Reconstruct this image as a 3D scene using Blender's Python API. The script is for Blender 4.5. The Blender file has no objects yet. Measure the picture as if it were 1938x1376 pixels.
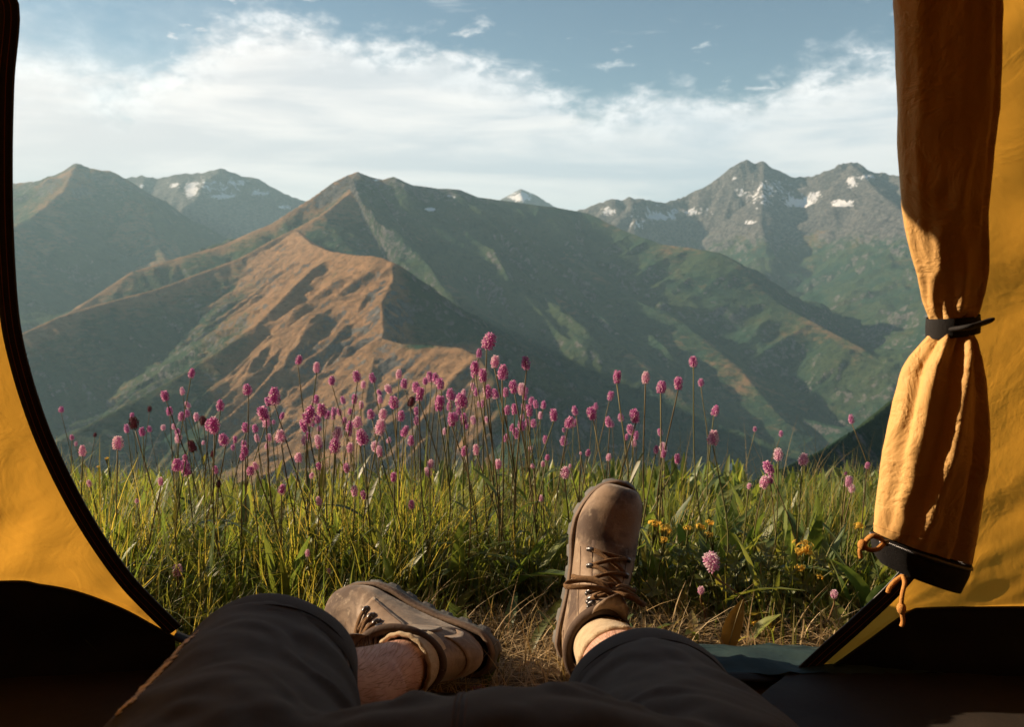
import bpy, bmesh, math, random
import numpy as np
from mathutils import Vector, Matrix, Quaternion

R = math.radians
random.seed(7)
RNG = np.random.default_rng(11)
SC = bpy.context.scene
COL = SC.collection

# ------------------------------------------------------------------ camera, sky, sun, exposure
CAM_Z = 0.62
PITCH = R(7.5)
FPX, CX, CY = 1600.0, 969.0, 688.0            # photograph pixels (1938 x 1376)
cam_d = bpy.data.cameras.new('camera')
cam = bpy.data.objects.new('camera', cam_d)
COL.objects.link(cam)
cam.location = (0, 0, CAM_Z)
cam.rotation_euler = (R(90) - PITCH, 0, 0)
cam_d.sensor_width = 36.0
cam_d.lens = 36.0 * FPX / 1938.0
cam_d.clip_start = 0.02
cam_d.clip_end = 60000
cam_d.dof.use_dof = True
cam_d.dof.focus_distance = 1.45
cam_d.dof.aperture_fstop = 10.0
SC.camera = cam

SUN_AZ = R(-76)      # left of the view direction
SUN_EL = R(22.5)
SUN_DIR = Vector((math.sin(SUN_AZ) * math.cos(SUN_EL), math.cos(SUN_AZ) * math.cos(SUN_EL), math.sin(SUN_EL)))
sun_d = bpy.data.lights.new('sun', 'SUN')
sun_d.energy = 5.0
sun_d.angle = R(0.5)
sun_d.color = (1.0, 0.77, 0.52)
sun = bpy.data.objects.new('sun', sun_d)
COL.objects.link(sun)
sun.location = (-30, 12, 12)
sun.rotation_euler = (-SUN_DIR).to_track_quat('-Z', 'Y').to_euler()

SC.view_settings.view_transform = 'Standard'
SC.view_settings.look = 'None'
SC.view_settings.exposure = 1.05
SC.view_settings.gamma = 1.0
SC.view_settings.use_curve_mapping = False
try:
    SC.cycles.use_denoising = True
    SC.cycles.denoiser = 'OPENIMAGEDENOISE'
except Exception:
    pass
SC.cycles.max_bounces = 7
SC.cycles.transmission_bounces = 5
SC.cycles.transparent_max_bounces = 8
SC.cycles.volume_bounces = 0
SC.cycles.caustics_reflective = False
SC.cycles.caustics_refractive = False
SC.cycles.sample_clamp_indirect = 6.0


class NT:
    """tiny node helper"""
    def __init__(self, tree):
        self.t = tree
        tree.nodes.clear()

    def n(self, kind, **kw):
        nd = self.t.nodes.new(kind)
        for k, v in kw.items():
            if k.startswith('in_'):
                key = k[3:]
                nd.inputs[int(key) if key.isdigit() else key.replace('_', ' ')].default_value = v
            else:
                setattr(nd, k, v)
        return nd

    def l(self, a, b):
        self.t.links.new(a, b)

    def math(self, op, a, b=None, c=None, clamp=False):
        nd = self.t.nodes.new('ShaderNodeMath')
        nd.operation = op
        nd.use_clamp = clamp
        for i, v in enumerate((a, b, c)):
            if v is None:
                continue
            if isinstance(v, (int, float)):
                nd.inputs[i].default_value = v
            else:
                self.l(v, nd.inputs[i])
        return nd.outputs[0]

    def mix(self, f, a, b, blend='MIX'):
        nd = self.t.nodes.new('ShaderNodeMix')
        nd.data_type = 'RGBA'
        nd.blend_type = blend
        for key, v in ((0, f), (6, a), (7, b)):
            if isinstance(v, (int, float)):
                nd.inputs[key].default_value = v
            elif isinstance(v, (tuple, list)):
                nd.inputs[key].default_value = (*v[:3], 1)
            else:
                self.l(v, nd.inputs[key])
        return nd.outputs[2]

    def smooth(self, v, lo, hi, a=0.0, b=1.0):
        nd = self.t.nodes.new('ShaderNodeMapRange')
        nd.interpolation_type = 'SMOOTHSTEP'
        self.l(v, nd.inputs[0])
        for i, x in enumerate((lo, hi, a, b)):
            nd.inputs[i + 1].default_value = x
        return nd.outputs[0]

    def noise(self, vec, scale, detail=4, rough=0.5, dist=0.0):
        nd = self.t.nodes.new('ShaderNodeTexNoise')
        nd.inputs['Scale'].default_value = scale
        nd.inputs['Detail'].default_value = detail
        nd.inputs['Roughness'].default_value = rough
        nd.inputs['Distortion'].default_value = dist
        if vec is not None:
            self.l(vec, nd.inputs['Vector'])
        return nd.outputs['Fac']

    def mapping(self, vec, scale=(1, 1, 1), rot=(0, 0, 0), loc=(0, 0, 0)):
        nd = self.t.nodes.new('ShaderNodeMapping')
        nd.inputs['Scale'].default_value = scale
        nd.inputs['Rotation'].default_value = rot
        nd.inputs['Location'].default_value = loc
        self.l(vec, nd.inputs['Vector'])
        return nd.outputs[0]


def build_world():
    w = bpy.data.worlds.new('World')
    SC.world = w
    w.use_nodes = True
    t = NT(w.node_tree)
    out = t.n('ShaderNodeOutputWorld')
    bg = t.n('ShaderNodeBackground')
    t.l(bg.outputs[0], out.inputs[0])
    sky = t.n('ShaderNodeTexSky', sky_type='NISHITA', sun_disc=False)
    sky.sun_elevation = SUN_EL
    sky.sun_rotation = SUN_AZ % (2 * math.pi)
    sky.altitude = 1800
    sky.air_density = 1.0
    sky.dust_density = 0.6
    sky.ozone_density = 2.0
    tc = t.n('ShaderNodeTexCoord')
    sep = t.n('ShaderNodeSeparateXYZ')
    t.l(tc.outputs['Generated'], sep.inputs[0])
    elev = t.math('MULTIPLY', t.math('ARCSINE', sep.outputs[2]), 180 / math.pi)
    az = t.math('ARCTAN2', sep.outputs[0], sep.outputs[1])
    # height of the cloud bank all round the horizon
    fc = t.n('ShaderNodeFloatCurve')
    t.l(t.math('MULTIPLY_ADD', az, 1 / (2 * math.pi), 0.5), fc.inputs['Value'])
    pts = [(-1.0, 13), (-0.6, 12.4), (-.36, 12.2)]
    for px, py in ((20, 100), (200, 150), (330, 120), (420, 75), (500, 40), (570, 38), (640, 70), (760, 80), (900, 118),
                   (1000, 140), (1100, 185), (1200, 196), (1300, 175), (1420, 160), (1500, 130), (1700, 118)):
        a = math.atan((px - CX) / FPX)
        pts.append((a / math.pi, math.degrees(math.atan((477 - py) / FPX * math.cos(a)))))
    pts += [(.36, 12.8), (.6, 12), (1.0, 13)]
    cv = fc.mapping.curves[0]
    while len(cv.points) < len(pts):
        cv.points.new(0.5, 0.5)
    for p, (a, e) in zip(cv.points, sorted(pts)):
        p.location = (a * .5 + .5, e / 20)
    fc.mapping.update()
    top = t.math('MULTIPLY', fc.outputs[0], 20)
    cmb = t.n('ShaderNodeCombineXYZ')
    t.l(t.math('MULTIPLY', az, 57.3), cmb.inputs[0])
    t.l(elev, cmb.inputs[1])
    v = cmb.outputs[0]
    nb = t.noise(t.mapping(v, (.16, .34, 1)), 1.0, 7, .56, .3)
    nd = t.noise(t.mapping(v, (.55, .95, 1), loc=(4, 9, 0)), 1.0, 6, .62, .2)
    puff = t.math('ADD', t.math('MULTIPLY', t.math('SUBTRACT', nb, .5), 7.0),
                  t.math('MULTIPLY', t.math('SUBTRACT', nd, .5), 3.6))
    d = t.math('ADD', t.math('SUBTRACT', top, elev), puff)
    # the bank has hard billows in the middle of the view and soft veils towards the sun
    soft = t.smooth(az, -.62, -.22, 1, 0)
    hard_m = t.smooth(d, -.8, 2.2)
    soft_m = t.smooth(d, -5.0, 4.0)
    mask = t.mix(soft, hard_m, soft_m)
    # stray puffs just above the bank
    nw = t.noise(t.mapping(v, (.33, .8, 1), loc=(21.3, 3.1, 0)), 1.0, 5, .6, .4)
    stray = t.math('MULTIPLY', t.smooth(nw, .60, .72), t.smooth(d, -5.5, -1.0))
    stray = t.math('MULTIPLY', stray, .6)
    cirrus = t.noise(t.mapping(v, (.10, .9, 1), rot=(0, 0, R(12)), loc=(2, 5, 0)), 1.0, 4, .6)
    stray = t.math('MAXIMUM', stray, t.math('MULTIPLY', t.smooth(cirrus, .60, .78), .35))
    maskv = t.math('MAXIMUM', mask, stray)
    # cloud colour: bright billows, faint grey-blue bands, a touch of warmth towards the sun
    band = t.noise(t.mapping(v, (.06, .42, 1), loc=(7, 1, 0)), 1.0, 6, .58, .4)
    warm = t.smooth(az, -.7, .35, 1, 0)
    lit = t.mix(warm, (.500, .500, .490), (.560, .526, .500))
    shade = t.mix(warm, (.325, .37, .40), (.44, .424, .42))
    ccol = t.mix(t.smooth(band, .36, .66), shade, lit)
    edge = t.math('MULTIPLY', t.smooth(d, 4.0, .6), t.smooth(nd, .40, .66))
    ccol = t.mix(t.math('MULTIPLY', edge, .8), ccol, (.625, .62, .605))
    skyc = t.mix(1.0, sky.outputs[0], (.066, .0630, .0510), 'MULTIPLY')
    # thin veil low in the sky
    t.l(t.mix(maskv, skyc, ccol), bg.inputs['Color'])
    bg.inputs['Strength'].default_value = 1.0


build_world()

# ------------------------------------------------------------------ geometry helpers
WM = {}
_f = np.array([0, math.cos(PITCH), -math.sin(PITCH)])
_u = np.array([0, math.sin(PITCH), math.cos(PITCH)])


def ray(px, py):
    return _f + np.array([1.0, 0, 0]) * ((px - CX) / FPX) - _u * ((py - CY) / FPX)


def at(px, py, Y):
    """the point of the place that the photograph shows at a pixel, Y metres ahead"""
    d = ray(px, py)
    return np.array([0, 0, CAM_Z]) + d * (Y / d[1])


def project(P):
    P = np.asarray(P, float) - np.array([0, 0, CAM_Z])
    zf = P @ _f
    return CX + FPX * P[..., 0] / zf, CY - FPX * (P @ _u) / zf


def hash2(ix, iy, seed):
    h = (ix.astype(np.int64) * 374761393 + iy.astype(np.int64) * 668265263 + seed * 974634777) & 0xffffffff
    h = ((h ^ (h >> 13)) * 1274126177) & 0xffffffff
    h = ((h ^ (h >> 16)) * 2246822519) & 0xffffffff
    return (h ^ (h >> 15)) & 0xffff


def pnoise(x, y, seed=0):
    x = np.asarray(x, float); y = np.asarray(y, float)
    ix = np.floor(x); iy = np.floor(y)
    fx = x - ix; fy = y - iy
    u = fx * fx * fx * (fx * (fx * 6 - 15) + 10)
    v = fy * fy * fy * (fy * (fy * 6 - 15) + 10)

    def g(dx, dy):
        a = hash2(ix + dx, iy + dy, seed) * (2 * np.pi / 65536.0)
        return np.cos(a) * (fx - dx) + np.sin(a) * (fy - dy)
    return ((g(0, 0) * (1 - u) + g(1, 0) * u) * (1 - v) + (g(0, 1) * (1 - u) + g(1, 1) * u) * v) * 1.5


def fbm(x, y, seed=0, octv=4, gain=.5):
    s = 0; a = 1
    for o in range(octv):
        s = s + a * pnoise(x * 2 ** o, y * 2 ** o, seed + o * 17)
        a *= gain
    return s


def ridged(x, y, seed=0, octv=4, gain=.5):
    s = 0; a = 1; t = 0
    for o in range(octv):
        s = s + a * (1 - np.abs(pnoise(x * 2 ** o, y * 2 ** o, seed + o * 31)) * 1.6)
        t += a; a *= gain
    return s / t


def sstep(x, a, b):
    t = np.clip((x - a) / (b - a), 0, 1)
    return t * t * (3 - 2 * t)


def catmull(P, n):
    """n points along a smooth curve through P (rows of any width)"""
    P = np.asarray(P, float)
    Q = np.vstack([2 * P[0] - P[1], P, 2 * P[-1] - P[-2]])
    out = []
    for s in np.linspace(0, len(P) - 1, n):
        i = min(int(s), len(P) - 2)
        t = s - i
        a, b, c, d = Q[i:i + 4]
        out.append(.5 * ((2 * b) + (c - a) * t + (2 * a - 5 * b + 4 * c - d) * t * t + (3 * b - a - 3 * c + d) * t ** 3))
    return np.array(out)


def add_mesh(name, V, F, mat, parent=None, loc=None, smooth=True, attrs=None, uv=None):
    """one mesh object; V is in world space and is moved into its parent's space"""
    V = np.asarray(V, float).reshape(-1, 3)
    if parent is not None:
        M = np.array(WM[parent.name].inverted())
        V = V @ M[:3, :3].T + M[:3, 3]
    elif loc is not None:
        V = V - np.array(loc)
    me = bpy.data.meshes.new(name)
    if isinstance(F, np.ndarray):
        k = F.shape[1]
        me.vertices.add(len(V)); me.vertices.foreach_set('co', V.astype(np.float32).ravel())
        me.loops.add(F.size); me.loops.foreach_set('vertex_index', F.astype(np.int32).ravel())
        me.polygons.add(len(F))
        me.polygons.foreach_set('loop_start', np.arange(0, F.size, k, dtype=np.int32))
        me.polygons.foreach_set('loop_total', np.full(len(F), k, dtype=np.int32))
        me.update(calc_edges=True)
    else:
        me.from_pydata([tuple(v) for v in V], [], [tuple(f) for f in F])
        me.update()
    me.polygons.foreach_set('use_smooth', np.full(len(me.polygons), smooth))
    for an, data in (attrs or {}).items():
        a = me.color_attributes.new(an, 'FLOAT_COLOR', 'POINT')
        c = np.ones((len(V), 4), np.float32)
        c[:, :3] = data
        a.data.foreach_set('color', c.ravel())
    me.materials.append(mat)
    return link(name, me, parent, loc)


def link(name, data, parent=None, loc=None, M=None):
    o = bpy.data.objects.new(name, data)
    COL.objects.link(o)
    W = Matrix.Identity(4)
    if parent is not None:
        o.parent = parent
        W = WM[parent.name].copy()
        if M is not None:
            o.matrix_local = W.inverted() @ M
            W = M.copy()
    elif M is not None:
        o.matrix_world = M
        W = M.copy()
    elif loc is not None:
        o.location = loc
        W = Matrix.Translation(loc)
    WM[o.name] = W
    return o


def tag(o, label, cat=None, group=None, kind=None):
    o['label'] = label
    if cat:
        o['category'] = cat
    if group:
        o['group'] = group
    if kind:
        o['kind'] = kind
    return o


def thing(name, loc, label, cat, group=None):
    return tag(link(name, None, loc=tuple(float(c) for c in loc)), label, cat, group)


def grid_faces(nu, nv, closed_v=False, off=0):
    i = np.arange(nu - 1)[:, None]
    j = np.arange(nv if closed_v else nv - 1)[None, :]
    j2 = (j + 1) % nv
    return np.stack([i * nv + j, i * nv + j2, (i + 1) * nv + j2, (i + 1) * nv + j], -1).reshape(-1, 4) + off


def frames(P):
    P = np.asarray(P, float)
    T = np.gradient(P, axis=0)
    T /= np.linalg.norm(T, axis=1)[:, None] + 1e-12
    a = np.array([0, 0, 1.0]) if abs(T[0][2]) < .9 else np.array([1.0, 0, 0])
    N = np.cross(T[0], a); N /= np.linalg.norm(N)
    Ns = [N]
    for k in range(1, len(P)):
        N = Ns[-1] - T[k] * np.dot(Ns[-1], T[k])
        N /= np.linalg.norm(N) + 1e-12
        Ns.append(N)
    Ns = np.array(Ns)
    return T, Ns, np.cross(T, Ns)


def tube(P, r, n=8, flat=1.0, caps=True):
    P = np.asarray(P, float)
    r = np.broadcast_to(np.asarray(r, float), (len(P),))
    T, N, B = frames(P)
    a = np.linspace(0, 2 * np.pi, n, endpoint=False)
    V = P[:, None] + (N[:, None] * np.cos(a)[None, :, None] + B[:, None] * np.sin(a)[None, :, None] * flat) * r[:, None, None]
    F = [tuple(f) for f in grid_faces(len(P), n, True)]
    if caps:
        F.append(tuple(range(n - 1, -1, -1)))
        F.append(tuple(range((len(P) - 1) * n, len(P) * n)))
    return V.reshape(-1, 3), F


def join(parts):
    V = []; F = []; o = 0
    for v, f in parts:
        v = np.asarray(v).reshape(-1, 3)
        V.append(v)
        F += [tuple(int(i) + o for i in q) for q in f]
        o += len(v)
    return np.vstack(V), F


def box(c, s, M=None):
    x, y, z = np.array(s) / 2
    V = np.array([[-x, -y, -z], [x, -y, -z], [x, y, -z], [-x, y, -z], [-x, -y, z], [x, -y, z], [x, y, z], [-x, y, z]])
    if M is not None:
        V = V @ np.array(M).T
    return V + np.array(c), [(3, 2, 1, 0), (4, 5, 6, 7), (0, 1, 5, 4), (1, 2, 6, 5), (2, 3, 7, 6), (3, 0, 4, 7)]


def ellipsoid(c, r, nu=12, nv=16):
    th = np.linspace(0.02, np.pi - .02, nu)
    ph = np.linspace(0, 2 * np.pi, nv, endpoint=False)
    V = np.stack([np.sin(th)[:, None] * np.cos(ph), np.sin(th)[:, None] * np.sin(ph), np.cos(th)[:, None] * np.ones(nv)], -1)
    V = V.reshape(-1, 3) * np.array(r) + np.array(c)
    F = [tuple(f[::-1]) for f in grid_faces(nu, nv, True)]
    F.append(tuple(range(nv)))
    F.append(tuple(range(nu * nv - 1, (nu - 1) * nv - 1, -1)))
    return V, F


def remesh(V, F, voxel, smooth_it=4, factor=.5):
    me = bpy.data.meshes.new('tmp')
    me.from_pydata([tuple(v) for v in V], [], F)
    ob = bpy.data.objects.new('tmp', me)
    COL.objects.link(ob)
    m = ob.modifiers.new('r', 'REMESH'); m.mode = 'VOXEL'; m.voxel_size = voxel
    s = ob.modifiers.new('s', 'SMOOTH'); s.iterations = smooth_it; s.factor = factor
    dg = bpy.context.evaluated_depsgraph_get()
    ev = ob.evaluated_get(dg)
    m2 = bpy.data.meshes.new_from_object(ev)
    n = len(m2.vertices)
    co = np.empty(n * 3, np.float32); m2.vertices.foreach_get('co', co)
    no = np.empty(n * 3, np.float32); m2.vertices.foreach_get('normal', no)
    q = [tuple(p.vertices) for p in m2.polygons]
    bpy.data.objects.remove(ob)
    bpy.data.meshes.remove(me); bpy.data.meshes.remove(m2)
    return co.reshape(-1, 3).astype(float), no.reshape(-1, 3).astype(float), q


# ------------------------------------------------------------------ materials
def mat_base(name):
    m = bpy.data.materials.new(name)
    m.use_nodes = True
    t = NT(m.node_tree)
    out = t.n('ShaderNodeOutputMaterial')
    return m, t, out


def mat_simple(name, col, col2=None, scale=40, rough=.8, bump=.0, bscale=200, spec=.3, metal=0, detail=5, stretch=(1, 1, 1), sheen=0):
    m, t, out = mat_base(name)
    b = t.n('ShaderNodeBsdfPrincipled')
    b.inputs['Roughness'].default_value = rough
    b.inputs['Specular IOR Level'].default_value = spec
    b.inputs['Metallic'].default_value = metal
    if sheen:
        b.inputs['Sheen Weight'].default_value = sheen
        b.inputs['Sheen Roughness'].default_value = .6
    tc = t.n('ShaderNodeTexCoord').outputs['Object']
    vec = t.mapping(tc, stretch)
    if col2 is not None:
        n = t.noise(vec, scale, detail, .6)
        t.l(t.mix(t.smooth(n, .3, .7), col, col2), b.inputs['Base Color'])
    else:
        b.inputs['Base Color'].default_value = (*col, 1)
    if bump:
        bp = t.n('ShaderNodeBump')
        bp.inputs['Strength'].default_value = bump
        bp.inputs['Distance'].default_value = .002
        t.l(t.noise(vec, bscale, 4, .6), bp.inputs['Height'])
        t.l(bp.outputs[0], b.inputs['Normal'])
    t.l(b.outputs[0], out.inputs[0])
    return m


def mat_leaf(name, transl=.45, rough=.55, spec=.35, tint=(1, 1, 1), through=(1.5, 1.35, .75), spots=.35):
    """foliage: colour per leaf from the mesh, light passes through"""
    m, t, out = mat_base(name)
    at_ = t.n('ShaderNodeVertexColor', layer_name='Col')
    c = t.mix(1.0, at_.outputs[0], tint, 'MULTIPLY')
    n = t.noise(t.n('ShaderNodeTexCoord').outputs['Object'], 25, 3)
    c = t.mix(t.smooth(n, .3, .75, 0, spots), c, (.10, .085, .03))
    b = t.n('ShaderNodeBsdfPrincipled')
    b.inputs['Roughness'].default_value = rough
    b.inputs['Specular IOR Level'].default_value = spec
    t.l(c, b.inputs['Base Color'])
    tr = t.n('ShaderNodeBsdfTranslucent')
    t.l(t.mix(1.0, c, through, 'MULTIPLY'), tr.inputs[0])
    mx = t.n('ShaderNodeMixShader')
    mx.inputs[0].default_value = transl
    t.l(b.outputs[0], mx.inputs[1]); t.l(tr.outputs[0], mx.inputs[2])
    t.l(mx.outputs[0], out.inputs[0])
    return m


def mat_fabric(name, col, transl, trcol, wr_scale=(5, 5, 2.0), bump=.5, weave=True, col2=None):
    m, t, out = mat_base(name)
    tc = t.n('ShaderNodeTexCoord').outputs['Object']
    b = t.n('ShaderNodeBsdfPrincipled')
    b.inputs['Roughness'].default_value = .62
    b.inputs['Specular IOR Level'].default_value = .25
    n0 = t.noise(tc, 5, 4)
    c = t.mix(t.smooth(n0, .3, .7), col, col2 or tuple(x * .86 for x in col))
    t.l(c, b.inputs['Base Color'])
    w1 = t.noise(t.mapping(tc, wr_scale, rot=(0, R(28), 0)), 1.6, 5, .55, 1.2)
    w2 = t.noise(t.mapping(tc, (wr_scale[0] * 1.5, wr_scale[1] * 1.5, wr_scale[2] * 3), rot=(0, R(-35), 0)), 2.2, 4, .6, .8)
    crease = t.math('ABSOLUTE', t.math('SUBTRACT', w2, .5))
    h = t.math('ADD', t.math('MULTIPLY', w1, .02), t.math('MULTIPLY', t.smooth(crease, 0, .10), .0012))
    if weave:
        h = t.math('ADD', h, t.math('MULTIPLY', t.noise(tc, 900, 2), .0006))
    bp = t.n('ShaderNodeBump')
    bp.inputs['Strength'].default_value = bump
    bp.inputs['Distance'].default_value = 1.0
    t.l(h, bp.inputs['Height'])
    t.l(bp.outputs[0], b.inputs['Normal'])
    if transl > 0:
        tr = t.n('ShaderNodeBsdfTranslucent')
        t.l(t.mix(t.smooth(n0, .3, .7), trcol, tuple(x * .85 for x in trcol)), tr.inputs[0])
        t.l(bp.outputs[0], tr.inputs['Normal'])
        mx = t.n('ShaderNodeMixShader')
        mx.inputs[0].default_value = transl
        t.l(b.outputs[0], mx.inputs[1]); t.l(tr.outputs[0], mx.inputs[2])
        t.l(mx.outputs[0], out.inputs[0])
    else:
        t.l(b.outputs[0], out.inputs[0])
    return m


def mat_terrain():
    m, t, out = mat_base('alpine_slope')
    tc = t.n('ShaderNodeTexCoord').outputs['Object']
    a = t.n('ShaderNodeVertexColor', layer_name='Mask')       # r dry grass, g rock, b snow
    sp = t.n('ShaderNodeSeparateColor')
    t.l(a.outputs[0], sp.inputs[0])
    n1 = t.noise(tc, .006, 8, .65, .5)
    n2 = t.noise(t.mapping(tc, (.03, .03, .09)), 1.0, 8, .7, .3)
    n3 = t.noise(tc, .06, 8, .72)
    n4 = t.noise(t.mapping(tc, (.022, .022, .006), rot=(0, 0, .5)), 1.0, 7, .72, .6)
    green = t.mix(t.smooth(n1, .38, .62), (.026, .066, .040), (.060, .088, .042))
    green = t.mix(t.smooth(n3, .50, .64, 0, .75), green, (.014, .034, .024))
    green = t.mix(t.smooth(n4, .56, .70, 0, .7), green, (.115, .105, .070))
    dry = t.mix(t.smooth(n2, .32, .68), (.43, .25, .13), (.21, .13, .070))
    dry = t.mix(t.smooth(n3, .54, .66, 0, .55), dry, (.075, .062, .036))
    rock = t.mix(t.smooth(n3, .36, .64), (.045, .046, .050), (.185, .175, .165))
    dm = t.smooth(t.math('ADD', sp.outputs[0], t.math('MULTIPLY', t.math('SUBTRACT', n2, .5), 1.1)), .30, .64)
    rm = t.smooth(t.math('ADD', sp.outputs[1], t.math('MULTIPLY', t.math('SUBTRACT', n3, .5), 1.4)), .40, .60)
    n5 = t.noise(t.mapping(tc, (.030, .030, .014), rot=(.3, .2, .9)), 1.0, 8, .75, .8)
    sm = t.smooth(t.math('ADD', sp.outputs[2], t.math('MULTIPLY', t.math('SUBTRACT', n5, .5), 1.5)), .42, .50)
    c = t.mix(dm, green, dry)
    c = t.mix(rm, c, rock)
    c = t.mix(sm, c, (.85, .86, .90))
    b = t.n('ShaderNodeBsdfPrincipled')
    b.inputs['Roughness'].default_value = .95
    b.inputs['Specular IOR Level'].default_value = .05
    t.l(c, b.inputs['Base Color'])
    bp = t.n('ShaderNodeBump')
    bp.inputs['Strength'].default_value = 1.0
    bp.inputs['Distance'].default_value = 14.0
    t.l(t.math('ADD', n2, t.math('ADD', n3, t.math('MULTIPLY', n4, 1.2))), bp.inputs['Height'])
    t.l(bp.outputs[0], b.inputs['Normal'])
    t.l(b.outputs[0], out.inputs[0])
    return m


M_TERR = mat_terrain()
M_SOIL = mat_simple('meadow_soil', (.075, .048, .026), (.15, .105, .055), 22, .95, .9, 70, .1)
M_GRASS = mat_leaf('grass_blade', .58, .45, .5, through=(1.95, 1.75, .75), spots=.2)
M_BROAD = mat_leaf('broad_leaf', .45, .45, .5, through=(2.0, 1.8, .75), spots=.2)
M_STRAW = mat_leaf('dry_straw', .25, .6, .3)
M_STEM = mat_leaf('flower_stem', .2, .6, .3)
M_PETAL = mat_leaf('petal', .52, .7, .15, through=(1.2, 1.1, 1.15), spots=0)
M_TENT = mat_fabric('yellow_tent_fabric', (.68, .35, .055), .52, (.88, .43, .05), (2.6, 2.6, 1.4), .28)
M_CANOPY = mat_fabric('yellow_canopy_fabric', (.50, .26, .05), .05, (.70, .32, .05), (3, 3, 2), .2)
M_FLAP = mat_fabric('yellow_flap_fabric', (.66, .385, .135), .09, (.70, .40, .10), (6, 6, 3.4), .55)
M_TUB = mat_simple('black_tub_fabric', (.012, .010, .009), (.018, .013, .010), 10, .65, .4, 60, .3)
M_FLOOR = mat_simple('tent_floor_fabric', (.030, .022, .017), (.022, .017, .014), 12, .7, .5, 40, .3)
M_BLACK = mat_simple('black_webbing', (.010, .009, .010), (.016, .014, .014), 60, .75, .6, 900, .3)
M_STITCH = mat_simple('rust_thread', (.30, .10, .03), None, rough=.7)
M_CORD = mat_simple('tan_cord', (.58, .27, .07), (.46, .20, .05), 300, .75, .8, 900, .2)
M_TEETH = mat_simple('zipper_teeth', (.035, .03, .028), None, rough=.4, spec=.5)
M_METAL = mat_simple('dark_metal', (.10, .10, .11), (.16, .15, .15), 200, .35, .1, 400, .5, .9)
M_TEAL = mat_simple('teal_groundsheet', (.018, .038, .040), (.028, .052, .052), 18, .6, .6, 45, .35)
M_SHORT = mat_simple('black_shorts_cloth', (.028, .0308, .0345), (.036, .039, .043), 120, .85, .35, 1400, .2, sheen=.12)
M_SHIRT = mat_simple('dark_shirt_cloth', (.02, .02, .022), (.03, .03, .03), 100, .9, .3, 900, .2)
M_PRINT = mat_simple('cream_print', (.82, .74, .62), (.66, .56, .44), 700, .6)
M_FLY = mat_simple('brown_stitching', (.11, .062, .04), (.06, .036, .026), 500, .8, .4, 900)
M_SKIN = mat_simple('skin', (.56, .335, .245), (.46, .245, .18), 38, .55, .25, 420, .35)
M_SKIN.node_tree.nodes['Principled BSDF'].inputs['Subsurface Weight'].default_value = .12
M_SKIN.node_tree.nodes['Principled BSDF'].inputs['Subsurface Radius'].default_value = (.012, .005, .003)
M_HAIR = mat_simple('leg_hair_strand', (.34, .19, .09), None, rough=.5)


def mat_leather(name, base, dark, pale):
    m, t, out = mat_base(name)
    tc = t.n('ShaderNodeTexCoord').outputs['Object']
    b = t.n('ShaderNodeBsdfPrincipled')
    n1 = t.noise(tc, 13, 5, .6, .4); n2 = t.noise(tc, 55, 5, .65); n3 = t.noise(tc, 420, 3, .6)
    c = t.mix(t.smooth(n1, .44, .62), base, dark)
    c = t.mix(t.smooth(n2, .52, .70, 0, .55), c, pale)
    c = t.mix(t.smooth(n3, .58, .75, 0, .35), c, dark)
    sep = t.n('ShaderNodeSeparateXYZ'); t.l(tc, sep.inputs[0])
    t.l(c, b.inputs['Base Color'])
    t.l(t.smooth(n1, .3, .7, .55, .85), b.inputs['Roughness'])
    b.inputs['Specular IOR Level'].default_value = .3
    b.inputs['Sheen Weight'].default_value = .15
    bp = t.n('ShaderNodeBump'); bp.inputs['Strength'].default_value = .5; bp.inputs['Distance'].default_value = .003
    t.l(t.math('ADD', t.math('MULTIPLY', n2, .8), t.math('MULTIPLY', n3, .25)), bp.inputs['Height'])
    t.l(bp.outputs[0], b.inputs['Normal'])
    t.l(b.outputs[0], out.inputs[0])
    return m


M_LEATHER = mat_leather('tan_nubuck', (.235, .158, .100), (.070, .042, .028), (.38, .29, .20))
M_LEATHER2 = mat_leather('tan_nubuck_panel', (.235, .155, .096), (.115, .072, .046), (.34, .25, .165))
M_LINING = mat_simple('dark_brown_padding', (.060, .038, .028), (.085, .055, .040), 60, .8, .4, 300, .25)
M_SOLE = mat_simple('grey_rubber_sole', (.135, .125, .115), (.085, .085, .085), 30, .8, .6, 160, .3)
M_RAND = mat_simple('brown_rubber_rand', (.16, .105, .070), (.11, .075, .055), 40, .7, .4, 200, .3)
M_LACE = mat_simple('brown_lace', (.21, .115, .050), (.11, .060, .028), 260, .8, .9, 800, .2)
M_SOCK = mat_simple('cream_sock', (.52, .40, .25), (.42, .31, .19), 90, .95, 1.0, 500, .1, sheen=.2)
M_WHITE = mat_simple('white_wall', (.72, .74, .76), (.6, .62, .64), 1, .8)
M_ROOFM = mat_simple('pale_metal_roof', (.42, .50, .56), (.5, .56, .6), 1, .6)
#@@TERRAIN

# ------------------------------------------------------------------ the terrain: ridges with crests at their own distances
FLOOR_Z = -560.0


def P3(lst):
    return np.array([at(x, y, Y) for x, y, Y in lst])


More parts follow.
